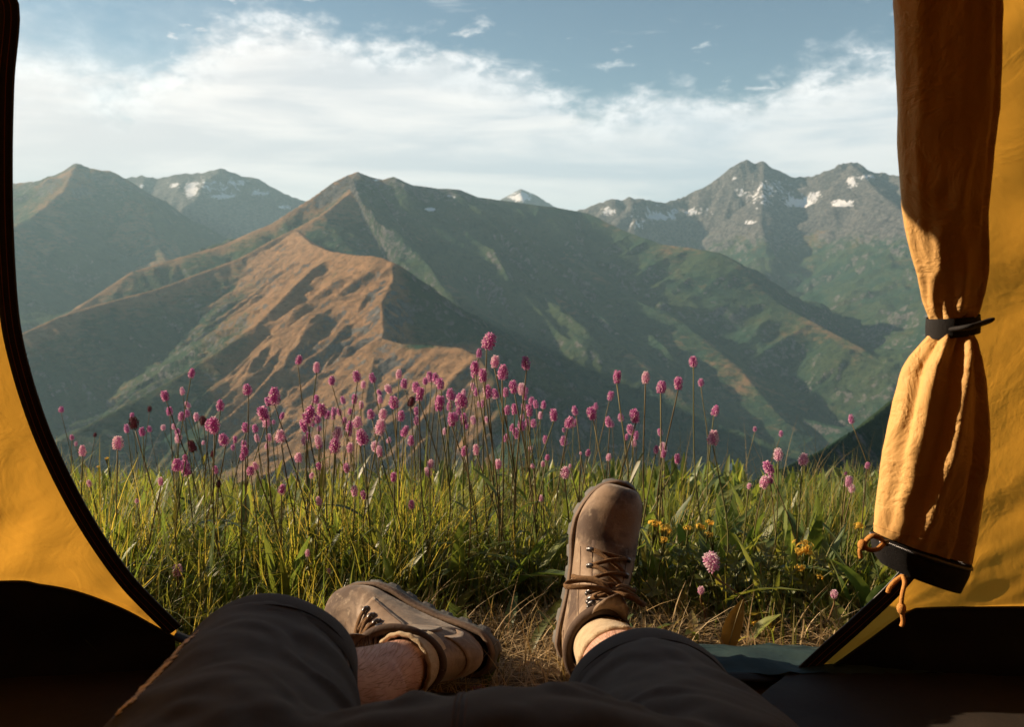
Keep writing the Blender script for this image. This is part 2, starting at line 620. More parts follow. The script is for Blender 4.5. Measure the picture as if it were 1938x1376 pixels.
# name, group, crest (pixel x, pixel y, metres ahead), slope, gully size, gully depth
RIDGES = [
    ('left_a', 0, [(-700, 330, 3200), (-380, 340, 3500), (-120, 352, 3900), (20, 346, 4200), (100, 341, 4200), (128, 318, 4200), (146, 309, 4200), (178, 319, 4180),
                   (206, 323, 4200), (240, 345, 4300), (300, 400, 4450), (420, 500, 4700)], .62, 420, .55),
    ('left_a2', 0, [(146, 309, 4200), (120, 360, 3850), (60, 410, 3500), (-40, 460, 3100)], .55, 300, .5),
    ('left_a3', 0, [(206, 323, 4200), (250, 400, 3900), (300, 470, 3600), (340, 540, 3200)], .5, 300, .5),
    ('left_b', 1, [(60, 380, 5400), (240, 336, 5400), (265, 330, 5400), (300, 336, 5400), (345, 327, 5400), (385, 325, 5400), (418, 318, 5400), (455, 330, 5400),
                   (490, 338, 5450), (530, 362, 5500), (570, 378, 5600), (640, 400, 5700), (760, 440, 5900)], .58, 420, .6),
    ('mid', 2, [(-60, 690, 1750), (40, 632, 1850), (110, 600, 1950), (180, 578, 2050), (300, 546, 2200), (390, 512, 2330), (450, 490, 2400), (520, 452, 2500), (560, 432, 2550), (610, 405, 2600),
                (660, 366, 2750), (672, 350, 2850)], .60, 150, .5),
    ('mid_back', 2, [(60, 650, 2200), (130, 594, 2350), (180, 560, 2430), (250, 514, 2520), (330, 491, 2620), (430, 460, 2700), (520, 420, 2750), (590, 374, 2820),
                     (632, 345, 2870), (658, 331, 2900), (677, 325, 2900), (700, 335, 2930), (725, 340, 2940), (745, 334, 2950), (780, 350, 3000), (830, 357, 3050), (870, 358, 3100),
                     (905, 373, 3150), (950, 379, 3200), (1040, 391, 3300), (1100, 401, 3350), (1130, 412, 3300)], .56, 230, .6),
    ('mid_spur_a', 3, [(1110, 403, 3350), (1180, 437, 3200), (1250, 462, 3050), (1310, 470, 2950), (1360, 478, 2850), (1400, 502, 2760), (1440, 548, 2680), (1480, 580, 2600),
                       (1560, 622, 2450), (1640, 664, 2300), (1710, 735, 2150), (1790, 820, 1950)], .50, 210, 1.0),
    ('mid_spur_b', 3, [(860, 378, 3100), (930, 456, 2900), (1010, 530, 2650), (1090, 590, 2400), (1190, 668, 2150), (1290, 757, 1950), (1380, 838, 1800)], .42, 190, 1.0),
    ('mid_spur_c', 3, [(1000, 400, 3260), (1080, 492, 2900), (1180, 556, 2650), (1290, 610, 2450), (1400, 700, 2200), (1490, 805, 1950)], .42, 190, 1.0),
    ('mid_spur_d', 3, [(745, 346, 2950), (790, 456, 2600), (850, 540, 2350), (960, 640, 2050), (1080, 748, 1800)], .44, 170, 1.0),
    ('mid_spur_e', 2, [(672, 352, 2840), (665, 374, 2740), (610, 412, 2600)], .6, 120, .4),
    ('prow_back', 4, [(560, 436, 2450), (590, 462, 2200), (625, 476, 1900), (668, 483, 1700), (700, 485, 1600), (722, 488, 1560), (747, 500, 1530)], .75, 90, .5),
    ('prow_right', 4, [(747, 500, 1530), (770, 521, 1510), (800, 546, 1490), (870, 603, 1460), (960, 664, 1430), (1050, 722, 1400), (1130, 775, 1370), (1210, 838, 1340), (1300, 920, 1300)], .66, 80, .55),
    ('prow_front', 4, [(740, 498, 1540), (744, 528, 1480), (722, 572, 1400), (726, 628, 1310), (704, 690, 1220), (690, 770, 1130), (680, 860, 1050)], .88, 70, 1.1),
    ('prow_left', 4, [(640, 478, 1850), (590, 510, 1720), (550, 548, 1620), (482, 618, 1520), (400, 674, 1440), (300, 735, 1360), (200, 787, 1290), (110, 835, 1230), (-20, 900, 1150)], .60, 110, .3),
    ('knoll', 4, [(716, 640, 1280), (760, 652, 1250), (820, 655, 1220), (872, 660, 1190), (905, 675, 1160), (950, 730, 1120), (990, 790, 1080)], .7, 60, .5),
    ('far_peak', 5, [(840, 440, 6800), (925, 392, 6600), (952, 374, 6500), (985, 357, 6500), (1010, 367, 6500), (1060, 396, 6600), (1120, 420, 6700)], .65, 420, .6),
    ('right_a', 6, [(1000, 430, 5000), (1085, 401, 4900), (1125, 389, 4850), (1152, 378, 4800), (1178, 377, 4800), (1190, 366, 4800), (1215, 375, 4800), (1258, 386, 4850), (1300, 367, 4900), (1332, 354, 4900), (1362, 334, 4900),
                    (1385, 317, 4900), (1413, 301, 4900), (1445, 306, 4900), (1470, 326, 4900), (1500, 330, 4880), (1538, 334, 4850), (1552, 328, 4830), (1590, 331, 4780),
                    (1611, 307, 4750), (1636, 323, 4720), (1668, 324, 4680), (1700, 332, 4600), (1760, 330, 4400), (1860, 300, 4100), (2000, 290, 3700), (2300, 300, 3200), (2700, 340, 2700)], .80, 330, .7),
    ('right_b', 6, [(1611, 307, 4750), (1680, 380, 4200), (1760, 430, 3700), (1820, 480, 3200)], .5, 260, .6),
    ('right_c', 6, [(1445, 306, 4900), (1440, 420, 4350), (1450, 480, 4000)], .6, 260, .6),
    ('right_d', 6, [(2100, 330, 3500), (1960, 470, 2900), (1850, 560, 2500), (1740, 650, 2250)], .5, 230, .75),
    ('near_slope', 7, [(1330, 965, 230), (1440, 908, 260), (1500, 881, 285), (1560, 852, 310), (1640, 802, 350), (1700, 752, 390), (1800, 672, 450), (1960, 560, 540), (2300, 480, 700)], 1.15, 40, .4),
]
RG = [(n, g, P3(p), s, gs, gd) for n, g, p, s, gs, gd in RIDGES]


def flank(a, drop):
    a = np.maximum(a, 0)
    return a / (1 + (a / drop) ** 3) ** (1 / 3)


def ridge_height(x, y, ridge, H):
    """height of one ridge and its flanks, worked out only where it can rise above H"""
    name, grp, P, slope, gs, gd = ridge
    seed = sum(map(ord, name))
    x0, x1, y0, y1 = P[:, 0].min(), P[:, 0].max(), P[:, 1].min(), P[:, 1].max()
    zmax = P[:, 2].max()
    db = np.hypot(np.maximum(np.maximum(x0 - x, x - x1), 0), np.maximum(np.maximum(y0 - y, y - y1), 0))
    dr = zmax - FLOOR_Z
    sel = np.nonzero((zmax - flank(db * slope * .7, dr) + 15 > H) & (db < 4200))[0]
    x = x[sel]; y = y[sel]
    best = np.full(x.shape, 1e18); zc = np.zeros(x.shape)
    for k in range(len(P) - 1):
        a = P[k]; b = P[k + 1]
        dx, dy = b[0] - a[0], b[1] - a[1]
        l2 = dx * dx + dy * dy
        t = np.clip(((x - a[0]) * dx + (y - a[1]) * dy) / l2, 0, 1)
        d2 = (x - (a[0] + t * dx)) ** 2 + (y - (a[1] + t * dy)) ** 2
        m = d2 < best
        best = np.where(m, d2, best)
        zc = np.where(m, a[2] + t * (b[2] - a[2]), zc)
    d = np.sqrt(best)
    drop = np.maximum(zc - FLOOR_Z, 40)
    ok = zc - flank(d * slope * .7, drop) + 15 > H[sel]
    sel = sel[ok]; x = x[ok]; y = y[ok]; d = d[ok]; zc = zc[ok]; drop = drop[ok]
    ax = P[-1, :2] - P[0, :2]
    ax = ax / np.hypot(*ax)
    along = (x - P[0, 0]) * ax[0] + (y - P[0, 1]) * ax[1]
    # spurs and gullies run down from the crest
    w = pnoise(x / (gs * 2.4), y / (gs * 2.4), seed + 5) * gs * .45
    g = ridged((along + w) / gs, d / (gs * 4.5), seed, 3, .42)
    cap = gs * 1.1
    de = d + gd * (.60 - g) * 1.5 * cap * (1 - np.exp(-d / cap)) * (1 + .25 * np.minimum(d / (gs * 4), 1))
    g2 = ridged((along * .9 + w + d * .25) / (gs * .36), d / (gs * 1.5), seed + 9, 2, .5)
    de = de + gd * (.6 - g2) * .20 * np.minimum(d, gs)
    h = zc - flank(de * slope, drop) + 1.0
    if grp in (6, 1, 5, 0):      # craggy rock high up
        cr = ridged(x / 190, y / 190, seed + 21, 4, .55) - .62
        h = h + cr * (70 if grp == 6 else 42) * np.exp(-d / 420) * np.minimum(1, d / 60 + (.22 if grp == 6 else .12))
    if grp in (2, 3, 4):         # outcrops, terraces and small runnels
        k = {4: 1.0, 2: .8, 3: .9}[grp]
        w2 = pnoise(x / 70, y / 70, seed + 40) * 22
        st = ridged((along + w2 + d * .35) / 46, d / 150, seed + 44, 3, .55) - .6
        h = h + k * (11 * st + 2.4 * fbm(x / 40, y / 40, seed + 51, 3, .5)) * np.minimum(1, d / 45)
        if grp == 4:
            h = h + 5 * (ridged((along + w2) / 60, d / 110, seed + 61, 4, .6) - .6) * np.minimum(1, d / 30)
    # broken crest
    h = h + fbm(x / (gs * .5), y / (gs * .5), seed + 3, 4, .5) * np.minimum(gs * .022, d * .10 + gs * (.03 if grp == 6 else .006))
    return sel, h, d, g


def near_ground(x, y):
    """the hillside that carries the tent"""
    k = .25
    s1 = np.logaddexp(0, (y - 1.5) / k) * k
    s2 = np.logaddexp(0, (y - 3.25) / .35) * .35
    z = -.20 * s1 - .42 * s2
    z = z + .10 * np.logaddexp(0, (-2.5 - y) / .8) * .8
    z = z + .035 * fbm(x * 1.3, y * 1.3, 3, 3) * sstep(y, 1.15, 1.7)
    z = z + .07 * fbm(x * .9 + 4, y * .9, 29, 2) * sstep(y, 1.9, 2.9)
    ax = np.abs(x)
    z = z - .30 * np.maximum(ax - 70, 0) - .12 * sstep(ax, 8, 70) * 8
    return z


def terrain(x, y):
    shape = x.shape
    x = x.ravel(); y = y.ravel()
    r = np.hypot(x, y)
    H = near_ground(x, y) - .05 - .2 * sstep(r, 7, 20)
    H = H + 1.2 * fbm(x / 30, y / 30, 8, 4) * sstep(r, 15, 60)
    idx = np.full(x.shape, 8); D = np.full(x.shape, 50.0); G = np.full(x.shape, .5)
    base = FLOOR_Z + 22 * fbm(x / 420, y / 420, 77, 4) + 60 * sstep(r, 7000, 10500)
    idx[base > H] = 9
    H = np.maximum(H, base)
    for q in RG:
        sel, h, d, g = ridge_height(x, y, q, H)
        Hs = H[sel]
        m = h > Hs
        idx[sel[m]] = q[1]; D[sel[m]] = d[m]; G[sel[m]] = g[m]
        k = 6.0 + .004 * r[sel]
        if q[1] == 7:
            H[sel] = np.maximum(Hs, h)
        else:
            e = np.clip(.5 + .5 * (h - Hs) / k, 0, 1)
            H[sel] = Hs * (1 - e) + h * e + k * e * (1 - e) * .5
    return H.reshape(shape), idx.reshape(shape), D.reshape(shape), G.reshape(shape)


def build_terrain():
    azs = np.concatenate([np.arange(-180, -37, 4), np.arange(-37, 37.01, .118), np.arange(40, 180.1, 4)])
    seg = lambda a, b, n: np.exp(np.linspace(math.log(a), math.log(b), n, endpoint=False))
    rs = np.concatenate([seg(6, 200, 40), seg(200, 900, 110), seg(900, 3500, 560), seg(3500, 6800, 150), seg(6800, 11500, 24), [11500]])
    A, Rr = np.meshgrid(np.radians(azs), rs, indexing='ij')
    X = Rr * np.sin(A); Y = Rr * np.cos(A)
    H, idx, D, G = terrain(X, Y)
    # soften the artificial radial growth of far base outside the view
    nu, nv = X.shape
    V = np.stack([X, Y, H], -1)
    dzr = np.gradient(H, axis=1) / np.gradient(Rr, axis=1)
    dza = np.gradient(H, axis=0) / (np.gradient(A, axis=0) * Rr + 1e-9)
    steep = np.hypot(dzr, dza)
    px, py = project(V)
    nz = fbm(X / 160, Y / 160, 55, 4)
    # masks
    dry = np.zeros_like(H); rock = np.zeros_like(H); snow = np.zeros_like(H)
    crest = np.exp(-D / 260)
    ing = lambda *g: np.isin(idx, g)
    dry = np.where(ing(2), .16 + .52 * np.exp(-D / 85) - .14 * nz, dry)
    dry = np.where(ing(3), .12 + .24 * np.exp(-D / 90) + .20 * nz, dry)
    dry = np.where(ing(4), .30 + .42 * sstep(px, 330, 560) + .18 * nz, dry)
    dry = np.where(ing(0), .20 + .30 * np.exp(-D / 180) + .2 * nz, dry)
    dry = np.where(ing(1, 5), .25, dry)
    dry = np.where(ing(6), .20 + .16 * sstep(H, -120, 160) + .15 * nz, dry)
    dry = np.where(ing(7), .10 + .2 * nz, dry)
    dry = np.where(ing(9), .05 + .2 * nz, dry)
    # centre massif turns green to the right of its summit
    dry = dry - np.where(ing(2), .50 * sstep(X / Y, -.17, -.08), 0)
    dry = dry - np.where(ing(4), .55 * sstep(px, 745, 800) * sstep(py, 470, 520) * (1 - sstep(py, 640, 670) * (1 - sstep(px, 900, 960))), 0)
    rock = .10 + .38 * sstep(steep, .75, 1.3) - .1 * nz
    rock = np.where(ing(6, 1, 5), rock + .60 * sstep(H, -60, 160) + .12 * (G - .5), rock)
    rock = np.where(ing(0), rock + .35 * sstep(H, 150, 330), rock)
    rock = np.where(ing(2, 3), rock + .45 * sstep(H, 120, 230), rock)
    rock = np.where(ing(4), rock + .28 * np.exp(-((px - 735) / 40) ** 2) * sstep(py, 500, 560), rock)
    rock = np.where(ing(2), rock + .3 * np.exp(-((px - 520) / 60) ** 2 - ((py - 530) / 25) ** 2), rock)
    # lingering snow where the photograph has it
    for g, sx, sy, wx, wy, amp in ((6, 1512, 384, 34, 9, .75), (6, 1594, 385, 26, 8, .75), (6, 1540, 372, 22, 14, .5), (6, 1612, 345, 14, 18, .55), (6, 1250, 410, 50, 7, .62), (6, 1320, 400, 40, 7, .55),
                                   (6, 1450, 365, 110, 45, .36), (6, 1240, 400, 120, 22, .34), (6, 1210, 425, 30, 10, .5), (6, 1150, 400, 25, 16, .42), (6, 1640, 335, 30, 8, .5), (6, 1420, 420, 16, 6, .6), (6, 1390, 335, 20, 20, .36),
                                   (1, 362, 358, 16, 22, .62), (1, 330, 350, 12, 8, .5), (1, 420, 372, 34, 7, .56), (1, 450, 345, 30, 6, .58), (1, 490, 365, 30, 7, .52), (1, 268, 352, 10, 7, .55), (1, 540, 392, 20, 7, .45), (1, 400, 352, 110, 24, .36),
                                   (5, 985, 372, 34, 13, .55), (2, 815, 396, 13, 4, .8), (2, 850, 372, 22, 6, .42), (2, 712, 340, 12, 5, .5)):
        snow = np.maximum(snow, np.where(idx == g, 1.2 * amp * np.exp(-((px - sx) / wx) ** 2 - ((py - sy) / wy) ** 2), 0))
    Mk = np.clip(np.stack([dry, rock, snow], -1), 0, 1)
    F = grid_faces(nu, nv)
    fi = idx.ravel()[F[:, 0]]
    Vf = V.reshape(-1, 3); Mf = Mk.reshape(-1, 3)
    names = {0: ('mountain', 'brown peak at the far left with a pale lit spur'),
             1: ('mountain', 'snow streaked grey mountain behind the left peak'),
             2: ('mountain', 'tan lit central mountain ridge with a dark pointed summit'),
             3: ('mountain', 'shaded green flank with gullies in the middle distance'),
             4: ('hill', 'orange lit rocky hill with a dark right side behind the flowers'),
             5: ('mountain', 'small far snowy peak in the saddle between the ranges'),
             6: ('mountain', 'rugged grey mountain range with snow patches at the right'),
             7: ('hillside', 'dark shaded slope beside the tent flap above the valley'),
             8: ('hillside', 'steep grassy hillside dropping away below the meadow'),
             9: ('valley', 'dim green valley floor below the mountains')}
    for g, (nm, lb) in names.items():
        f = F[fi == g]
        if not len(f):
            continue
        u, inv = np.unique(f.ravel(), return_inverse=True)
        o = add_mesh(nm, Vf[u], inv.reshape(-1, 4)[:, ::-1].copy(), M_TERR, attrs={'Mask': Mf[u]})
        tag(o, lb, kind='structure')


build_terrain()


def build_meadow_ground():
    xs = np.concatenate([np.linspace(-9, -3.2, 24), np.linspace(-3, 3, 121), np.linspace(3.2, 9, 24)])
    ys = np.concatenate([np.linspace(-9, .8, 30), np.linspace(.85, 4.6, 110), np.linspace(4.75, 9, 24)])
    X, Y = np.meshgrid(xs, ys, indexing='ij')
    Z = near_ground(X, Y)
    Z = Z + .010 * fbm(X * 9, Y * 9, 5, 3) * sstep(Y, 1.2, 1.3) - .004
    Z = np.where(Y < 1.15, np.minimum(Z, -.004), Z)
    o = add_mesh('ground', np.stack([X, Y, Z], -1).reshape(-1, 3), grid_faces(*X.shape)[:, ::-1].copy(), M_SOIL)
    tag(o, 'brown earth of the meadow under the grass and straw', kind='structure')


build_meadow_ground()


def hit_terrain(px, py, r0=500, r1=5000):
    d = ray(px, py)
    rr = np.linspace(r0, r1, 3000)
    k = rr / math.hypot(d[0], d[1])
    X = d[0] * k; Y = d[1] * k; Z = CAM_Z + d[2] * k
    H = terrain(X, Y)[0]
    j = int(np.argmax(Z < H))
    return np.array([X[j], Y[j], H[j]])


def build_haze():
    """the evening air over the valley"""
    V, F = box((0, 0, (-700 + 620) / 2), (24000, 24000, 1320))
    m, t, out = mat_base('valley_haze')
    v = t.n('ShaderNodeVolumePrincipled')
    v.inputs['Color'].default_value = (.52, .82, 1.0, 1)
    v.inputs['Density'].default_value = HAZE
    v.inputs['Anisotropy'].default_value = .15
    t.l(v.outputs[0], out.inputs['Volume'])
    tag(add_mesh('haze', V, F, m, smooth=False), 'pale blue evening haze over the valley', kind='stuff')


HAZE = 8.0e-5
build_haze()
#@@TENT

# ------------------------------------------------------------------ the tent
def front_y(x, z):
    return 1.20 - .12 * z - .07 * x * x


def on_front(px, py, off=0.0):
    Y = 1.18
    for _ in range(12):
        p = at(px, py, Y)
        Y = front_y(p[0], p[2]) + off
    return at(px, py, Y)


def resample(P, n):
    P = np.asarray(P, float)
    s = np.r_[0, np.cumsum(np.linalg.norm(np.diff(P, axis=0), axis=1))]
    q = np.linspace(0, s[-1], n)
    return np.stack([np.interp(q, s, P[:, k]) for k in range(P.shape[1])], -1)


def offset_strip(P, half, thick, crown=None):
    """a flat webbing along the curve P lying in the front wall: rounded flat section"""
    T, _, _ = frames(P)
    Nn = np.array([.0, -1.0, -.12]); Nn /= np.linalg.norm(Nn)
    S = np.cross(T, Nn)
    S /= np.linalg.norm(S, axis=1)[:, None]
    prof = [(-1, 0), (-.96, .8), (-.5, 1), (0, .85), (.5, 1), (.96, .8), (1, 0), (.9, -.6), (0, -.6), (-.9, -.6)]
    V = np.stack([P + S * (half[:, None] * a) + Nn * (thick * b) for a, b in prof], 1)
    F = [tuple(f) for f in grid_faces(len(P), len(prof), True)]
    return V.reshape(-1, 3), F, S, Nn


def build_tent():
    tent = thing('tent', (0, 0, 0), 'yellow dome tent with black zipped edge framing the open doorway', 'tent')
    # the door opening: left edge, arch, right edge (centre line of the zipped webbing)
    left = [(332, 1192), (280, 1140), (241, 1098), (195, 1035), (150, 962), (108, 880), (74, 800), (42, 700), (21, 600), (10, 450), (7, 300), (10, 150), (17, 0)]
    right = [(1806, 0), (1806, 300), (1806, 450), (1806, 650), (1803, 800), (1788, 930), (1757, 1025), (1702, 1101), (1625, 1176), (1560, 1234), (1500, 1290)]
    Lp = np.array([on_front(*p) for p in left]); Rp = np.array([on_front(*p) for p in right])
    arch = [(-.64, .945), (-.5, .952), (-.25, .955), (0, .957), (.2, .955), (.42, .953), (.54, .948)]
    Ap = np.array([(x, front_y(x, z), z) for x, z in arch])
    edge = resample(catmull(np.vstack([Lp, Ap, Rp]), 300), 240)
    # top of the black tub, then the pole arch outside it
    tl = [(332, 1206), (290, 1183), (230, 1151), (150, 1121), (80, 1107), (0, 1101)]
    tr = [(1938, 1149), (1760, 1151), (1716, 1160), (1640, 1214), (1560, 1270), (1497, 1306)]
    TL = np.array([on_front(*p) for p in tl]); TR = np.array([on_front(*p) for p in tr])
    TLx = np.vstack([TL, [[-.95, front_y(.95, .15), .15], [-1.18, front_y(1.18, .16), .16]]])
    TRx = np.vstack([[[1.18, front_y(1.18, .13), .13], [.95, front_y(.95, .125), .125]], TR])
    pole = [(-1.17, .45), (-1.08, .78), (-.88, 1.06), (-.6, 1.27), (-.3, 1.38), (0, 1.42), (.3, 1.38), (.6, 1.27), (.88, 1.06), (1.08, .78), (1.17, .45)]
    PL = np.array([(x, front_y(x, z), z) for x, z in pole])
    outer = resample(np.vstack([catmull(TLx, 30), PL, catmull(TRx, 30)]), 240)
    # front wall between the webbing and the pole arch, pulled into long soft creases
    nw = 44
    t = np.linspace(0, 1, nw)
    V = edge[:, None] * (1 - t)[None, :, None] + outer[:, None] * t[None, :, None]
    X = V[..., 0]; Z = V[..., 2]
    wr = .008 * fbm(X * 2.1 + Z * 1.5, Z * 5.0 - X * 2.2, 21, 4) + .010 * (ridged(X * 3 + Z * 2.2, Z * 8 - X * 4, 5, 2) - .6)
    wr = wr + .0045 * np.clip(ridged(X * 2.2 - Z * 3.1, Z * 2.4 + X * 1.2, 77, 2, .5) - .78, 0, 1) * 4
    ramp = np.minimum(1, np.minimum(t, 1 - t) * 6)[None, :]
    V[..., 1] = front_y(X, Z) + wr * ramp
    fw = add_mesh('front_wall', V.reshape(-1, 3), grid_faces(240, nw), M_TENT, tent)
    # webbing round the opening, two rows of rust thread, and zipper teeth
    half = np.full(240, .0125)
    pw = edge + np.array([0, -.003, 0])
    v, f, S, Nn = offset_strip(pw, half, .0022)
    wb = add_mesh('zipper_webbing', v, f, M_BLACK, tent)
    for q in (-.35, .30):
        v, f = tube(pw + S * .0125 * q + Nn * .0021, .00038, 4)
        add_mesh('stitching', v, f, M_STITCH, wb)
    v, f = tube(pw + S * .0122 + Nn * .0008, .0013, 6)
    add_mesh('zipper_coil', v, f, M_TEETH, wb)
    # canopy behind the front wall, closed at the rear
    prof = resample(np.vstack([TLx[-1:], PL, TRx[:1]]), 240)
    rows = []
    for k, y in enumerate(np.linspace(0, 1, 24)):
        s = 1 - .32 * max(0, (y - .55) / .45) ** 2
        c = prof.copy()
        c[:, 1] = prof[:, 1] * (1 - y) + (-1.15) * y
        c[:, 0] *= 1 - .10 * y ** 2
        c[:, 2] = .15 + (prof[:, 2] - .15) * s
        rows.append(c)
    rows = np.array(rows)
    rows[..., 2] += .012 * fbm(rows[..., 0] * 2, rows[..., 1] * 2, 9, 3) * sstep(np.arange(24) / 23.0, 0, .1)[:, None]
    add_mesh('canopy', rows.reshape(-1, 3), grid_faces(24, 240), M_CANOPY, tent)
    rear = rows[-1]
    cen = np.array([[0, -1.3, .5]])
    ring = [rear * (1 - q) + cen * q for q in np.linspace(0, 1, 8)]
    add_mesh('rear_wall', np.array(ring).reshape(-1, 3), grid_faces(8, 240), M_CANOPY, tent)
    # black tub: front pieces left and right, side and rear walls
    def tubwall(top, name='tub_wall'):
        top = np.asarray(top)
        bot = top.copy(); bot[:, 2] = .006
        bot[:, 1] = top[:, 1] + .012
        k = np.linspace(0, 1, 8)
        V = top[:, None] * (1 - k)[None, :, None] + bot[:, None] * k[None, :, None]
        V[..., 1] += .010 * fbm(V[..., 0] * 7, V[..., 2] * 9, 13, 3) * (k * (1 - k) * 4)[None]
        return add_mesh(name, V.reshape(-1, 3), grid_faces(len(top), 8), M_TUB, tent)
    w1 = tubwall(catmull(TLx, 60) + [0, -.002, 0])
    w2 = tubwall(catmull(TRx, 60) + [0, -.002, 0])
    for w, c in ((w1, catmull(TLx, 60)), (w2, catmull(TRx, 60))):
        v, f = tube(c + np.array([0, -.004, 0]), .0026, 6)
        add_mesh('piping', v, f, M_BLACK, w)
    side_y = np.linspace(1.1, -1.15, 24)
    for sx in (-1, 1):
        top = np.array([(sx * (1.18 - .10 * ((1.1 - y) / 2.25) ** 2), y, .15) for y in side_y])
        bot = top * [1, 1, 0] + [0, 0, .006]
        add_mesh('tub_wall', np.stack([top, bot], 1).reshape(-1, 3), grid_faces(24, 2), M_TUB, tent)
    add_mesh('tub_wall', np.array([(-1.08, -1.15, .15), (1.08, -1.15, .15), (1.08, -1.15, .006), (-1.08, -1.15, .006)]), [(0, 1, 2, 3)], M_TUB, tent)
    # floor with slack ripples
    gx, gy = np.meshgrid(np.linspace(-1.18, 1.18, 120), np.linspace(-1.15, 1.13, 120), indexing='ij')
    gy = gy + (.118 * sstep(np.abs(gx), .30, .44) - .06) * sstep(gy, .9, 1.13)
    gz = .008 + .007 * np.maximum(0, fbm(gx * 4 + gy * 2, gy * 7, 31, 3)) + .004 * fbm(gx * 12, gy * 12, 8, 2) * .5
    add_mesh('floor', np.stack([gx, gy, gz], -1).reshape(-1, 3), grid_faces(120, 120)[:, ::-1].copy(), M_FLOOR, tent)
    # door sill lying on the grass between the two ends of the zip
    sill = catmull(np.array([edge[0] + [0, .0, -.01], (-.34, 1.14, .022), (-.18, 1.09, .018), (.08, 1.085, .016), (.27, 1.13, .02), edge[-1] + [0, .0, .004]]), 60)
    half = np.full(60, .011)
    prof2 = [(-1, 0), (-.8, .35), (0, .6), (.8, .35), (1, 0), (0, -.3)]
    V = np.stack([sill + np.array([0, a * .012, b * .008]) for a, b in prof2], 1)
    add_mesh('door_sill', V.reshape(-1, 3), grid_faces(60, 6, True), M_BLACK, tent)
    # teal edge of the groundsheet in front of the right corner
    gx = np.linspace(0, 1, 40); gy = np.linspace(0, 1, 14)
    U, Wv = np.meshgrid(gx, gy, indexing='ij')
    X = .20 + .62 * U; Y = 1.165 + (.085 + .03 * np.sin(U * 5)) * Wv * (1 - .35 * U)
    Z = near_ground(X, Y) + .014 + .012 * np.sin(Wv * 3.1) + .012 * (ridged(U * 6 + Wv, Wv * 2, 3, 3) - .5) + .004
    add_mesh('groundsheet', np.stack([X, Y, Z], -1).reshape(-1, 3), grid_faces(40, 14)[:, ::-1].copy(), M_TEAL, tent)

    # ---- the rolled-up door, gathered by a strap
    YF = .92
    rowsp = [(1684, -260, 1912, -260), (1688, -130, 1902, -130), (1695, 0, 1890, 0), (1699, 150, 1888, 150), (1702, 280, 1878, 280), (1706, 370, 1868, 370), (1716, 440, 1864, 440),
             (1735, 520, 1866, 515), (1750, 578, 1855, 575), (1759, 610, 1846, 607), (1757, 634, 1842, 630), (1740, 655, 1847, 648), (1713, 692, 1855, 690), (1692, 760, 1865, 770),
             (1676, 840, 1867, 850), (1664, 920, 1858, 940), (1655, 985, 1848, 1015), (1654, 1006, 1838, 1066)]
    n = 120
    rr = catmull(np.array(rowsp, float), 110)
    dep = catmull(np.array([[.80], [.80], [.75], [.7], [.68], [.68], [.66], [.62], [.6], [.62], [.62], [.7], [.72], [.66], [.60], [.52], [.42], [.36]]), 110)[:, 0]
    amp = catmull(np.array([[.05], [.05], [.06], [.06], [.07], [.08], [.10], [.13], [.18], [.20], [.20], [.18], [.13], [.10], [.09], [.07], [.06], [.05]]), 110)[:, 0]
    a = np.linspace(0, 2 * np.pi, n, endpoint=False)
    V = np.zeros((110, n, 3))
    for i in range(110):
        xl, yl, xr, yr = rr[i]
        L = at(xl, yl, YF); Rr_ = at(xr, yr, YF)
        c = (L + Rr_) / 2; h = (Rr_ - L) / 2
        hw = np.linalg.norm(h)
        s = i / 110
        rip = (np.cos(5 * a + 1.2 + 2.2 * s) + .7 * np.cos(8 * a - 2.6 * s + .4) + .5 * np.cos(13 * a + 4 * s)) * .45
        if s < .5:      # one layer laps over another and hangs in a long diagonal fold
            rip = rip + 1.0 * np.exp(-((a - (4.25 + .9 * np.sin(s * 7.0 + .6))) / .16) ** 2) - .8 * np.exp(-((a - 5.55) / .10) ** 2)
        else:           # below the strap the cloth swings out in broad twisted folds
            q = (s - .5) * 2
            rip = rip * (1 - .45 * q) + 1.7 * np.exp(-((a - (5.3 - 1.0 * q)) / .20) ** 2) - 1.5 * np.exp(-((a - (4.95 - .75 * q)) / .14) ** 2) - 1.2 * np.exp(-((a - (5.75 - .5 * q)) / .12) ** 2) + .8 * np.exp(-((a - (4.3 - .5 * q)) / .2) ** 2)
        sx = np.cos(a); sy = np.sin(a)
        lim = np.clip(1 - np.abs(sx) ** 6, .0, 1)
        rad = 1 + amp[i] * rip * (.25 + .75 * lim) * (1.1 + .8 * sstep(s, .52, .66))
        V[i] = c + h[None] * (sx * np.minimum(rad, 1.05) )[:, None] + np.array([0, 1, 0]) * (sy * rad * hw * dep[i])[:, None]
    Vr = V.reshape(-1, 3)
    V[..., 1] += .0025 * fbm(V[..., 0] * 38, V[..., 2] * 24, 71, 3)
    flap = add_mesh('door_flap', V.reshape(-1, 3), grid_faces(110, n, True), M_FLAP, tent)
    flap['label'] = 'yellow door rolled into a bundle and tied with a black strap'
    # black zipped hem at the lower end
    rh = catmull(np.array([(1653, 1008, 1837, 1068), (1650, 1024, 1832, 1088), (1656, 1048, 1824, 1104), (1668, 1066, 1816, 1120)], float), 10)
    Vh = np.zeros((10, n, 3))
    for i in range(10):
        xl, yl, xr, yr = rh[i]
        L = at(xl, yl, YF - .0); Rr_ = at(xr, yr, YF - .0)
        c = (L + Rr_) / 2; h = (Rr_ - L) / 2 * 1.01
        rad = 1 + .05 * (np.cos(5 * a + 3.4) + .5 * np.cos(8 * a - 2.2)) * .45
        Vh[i] = c + h[None] * np.cos(a)[:, None] + np.array([0, 1, 0]) * (np.sin(a) * rad * np.linalg.norm(h) * (.375 + .01 * i))[:, None]
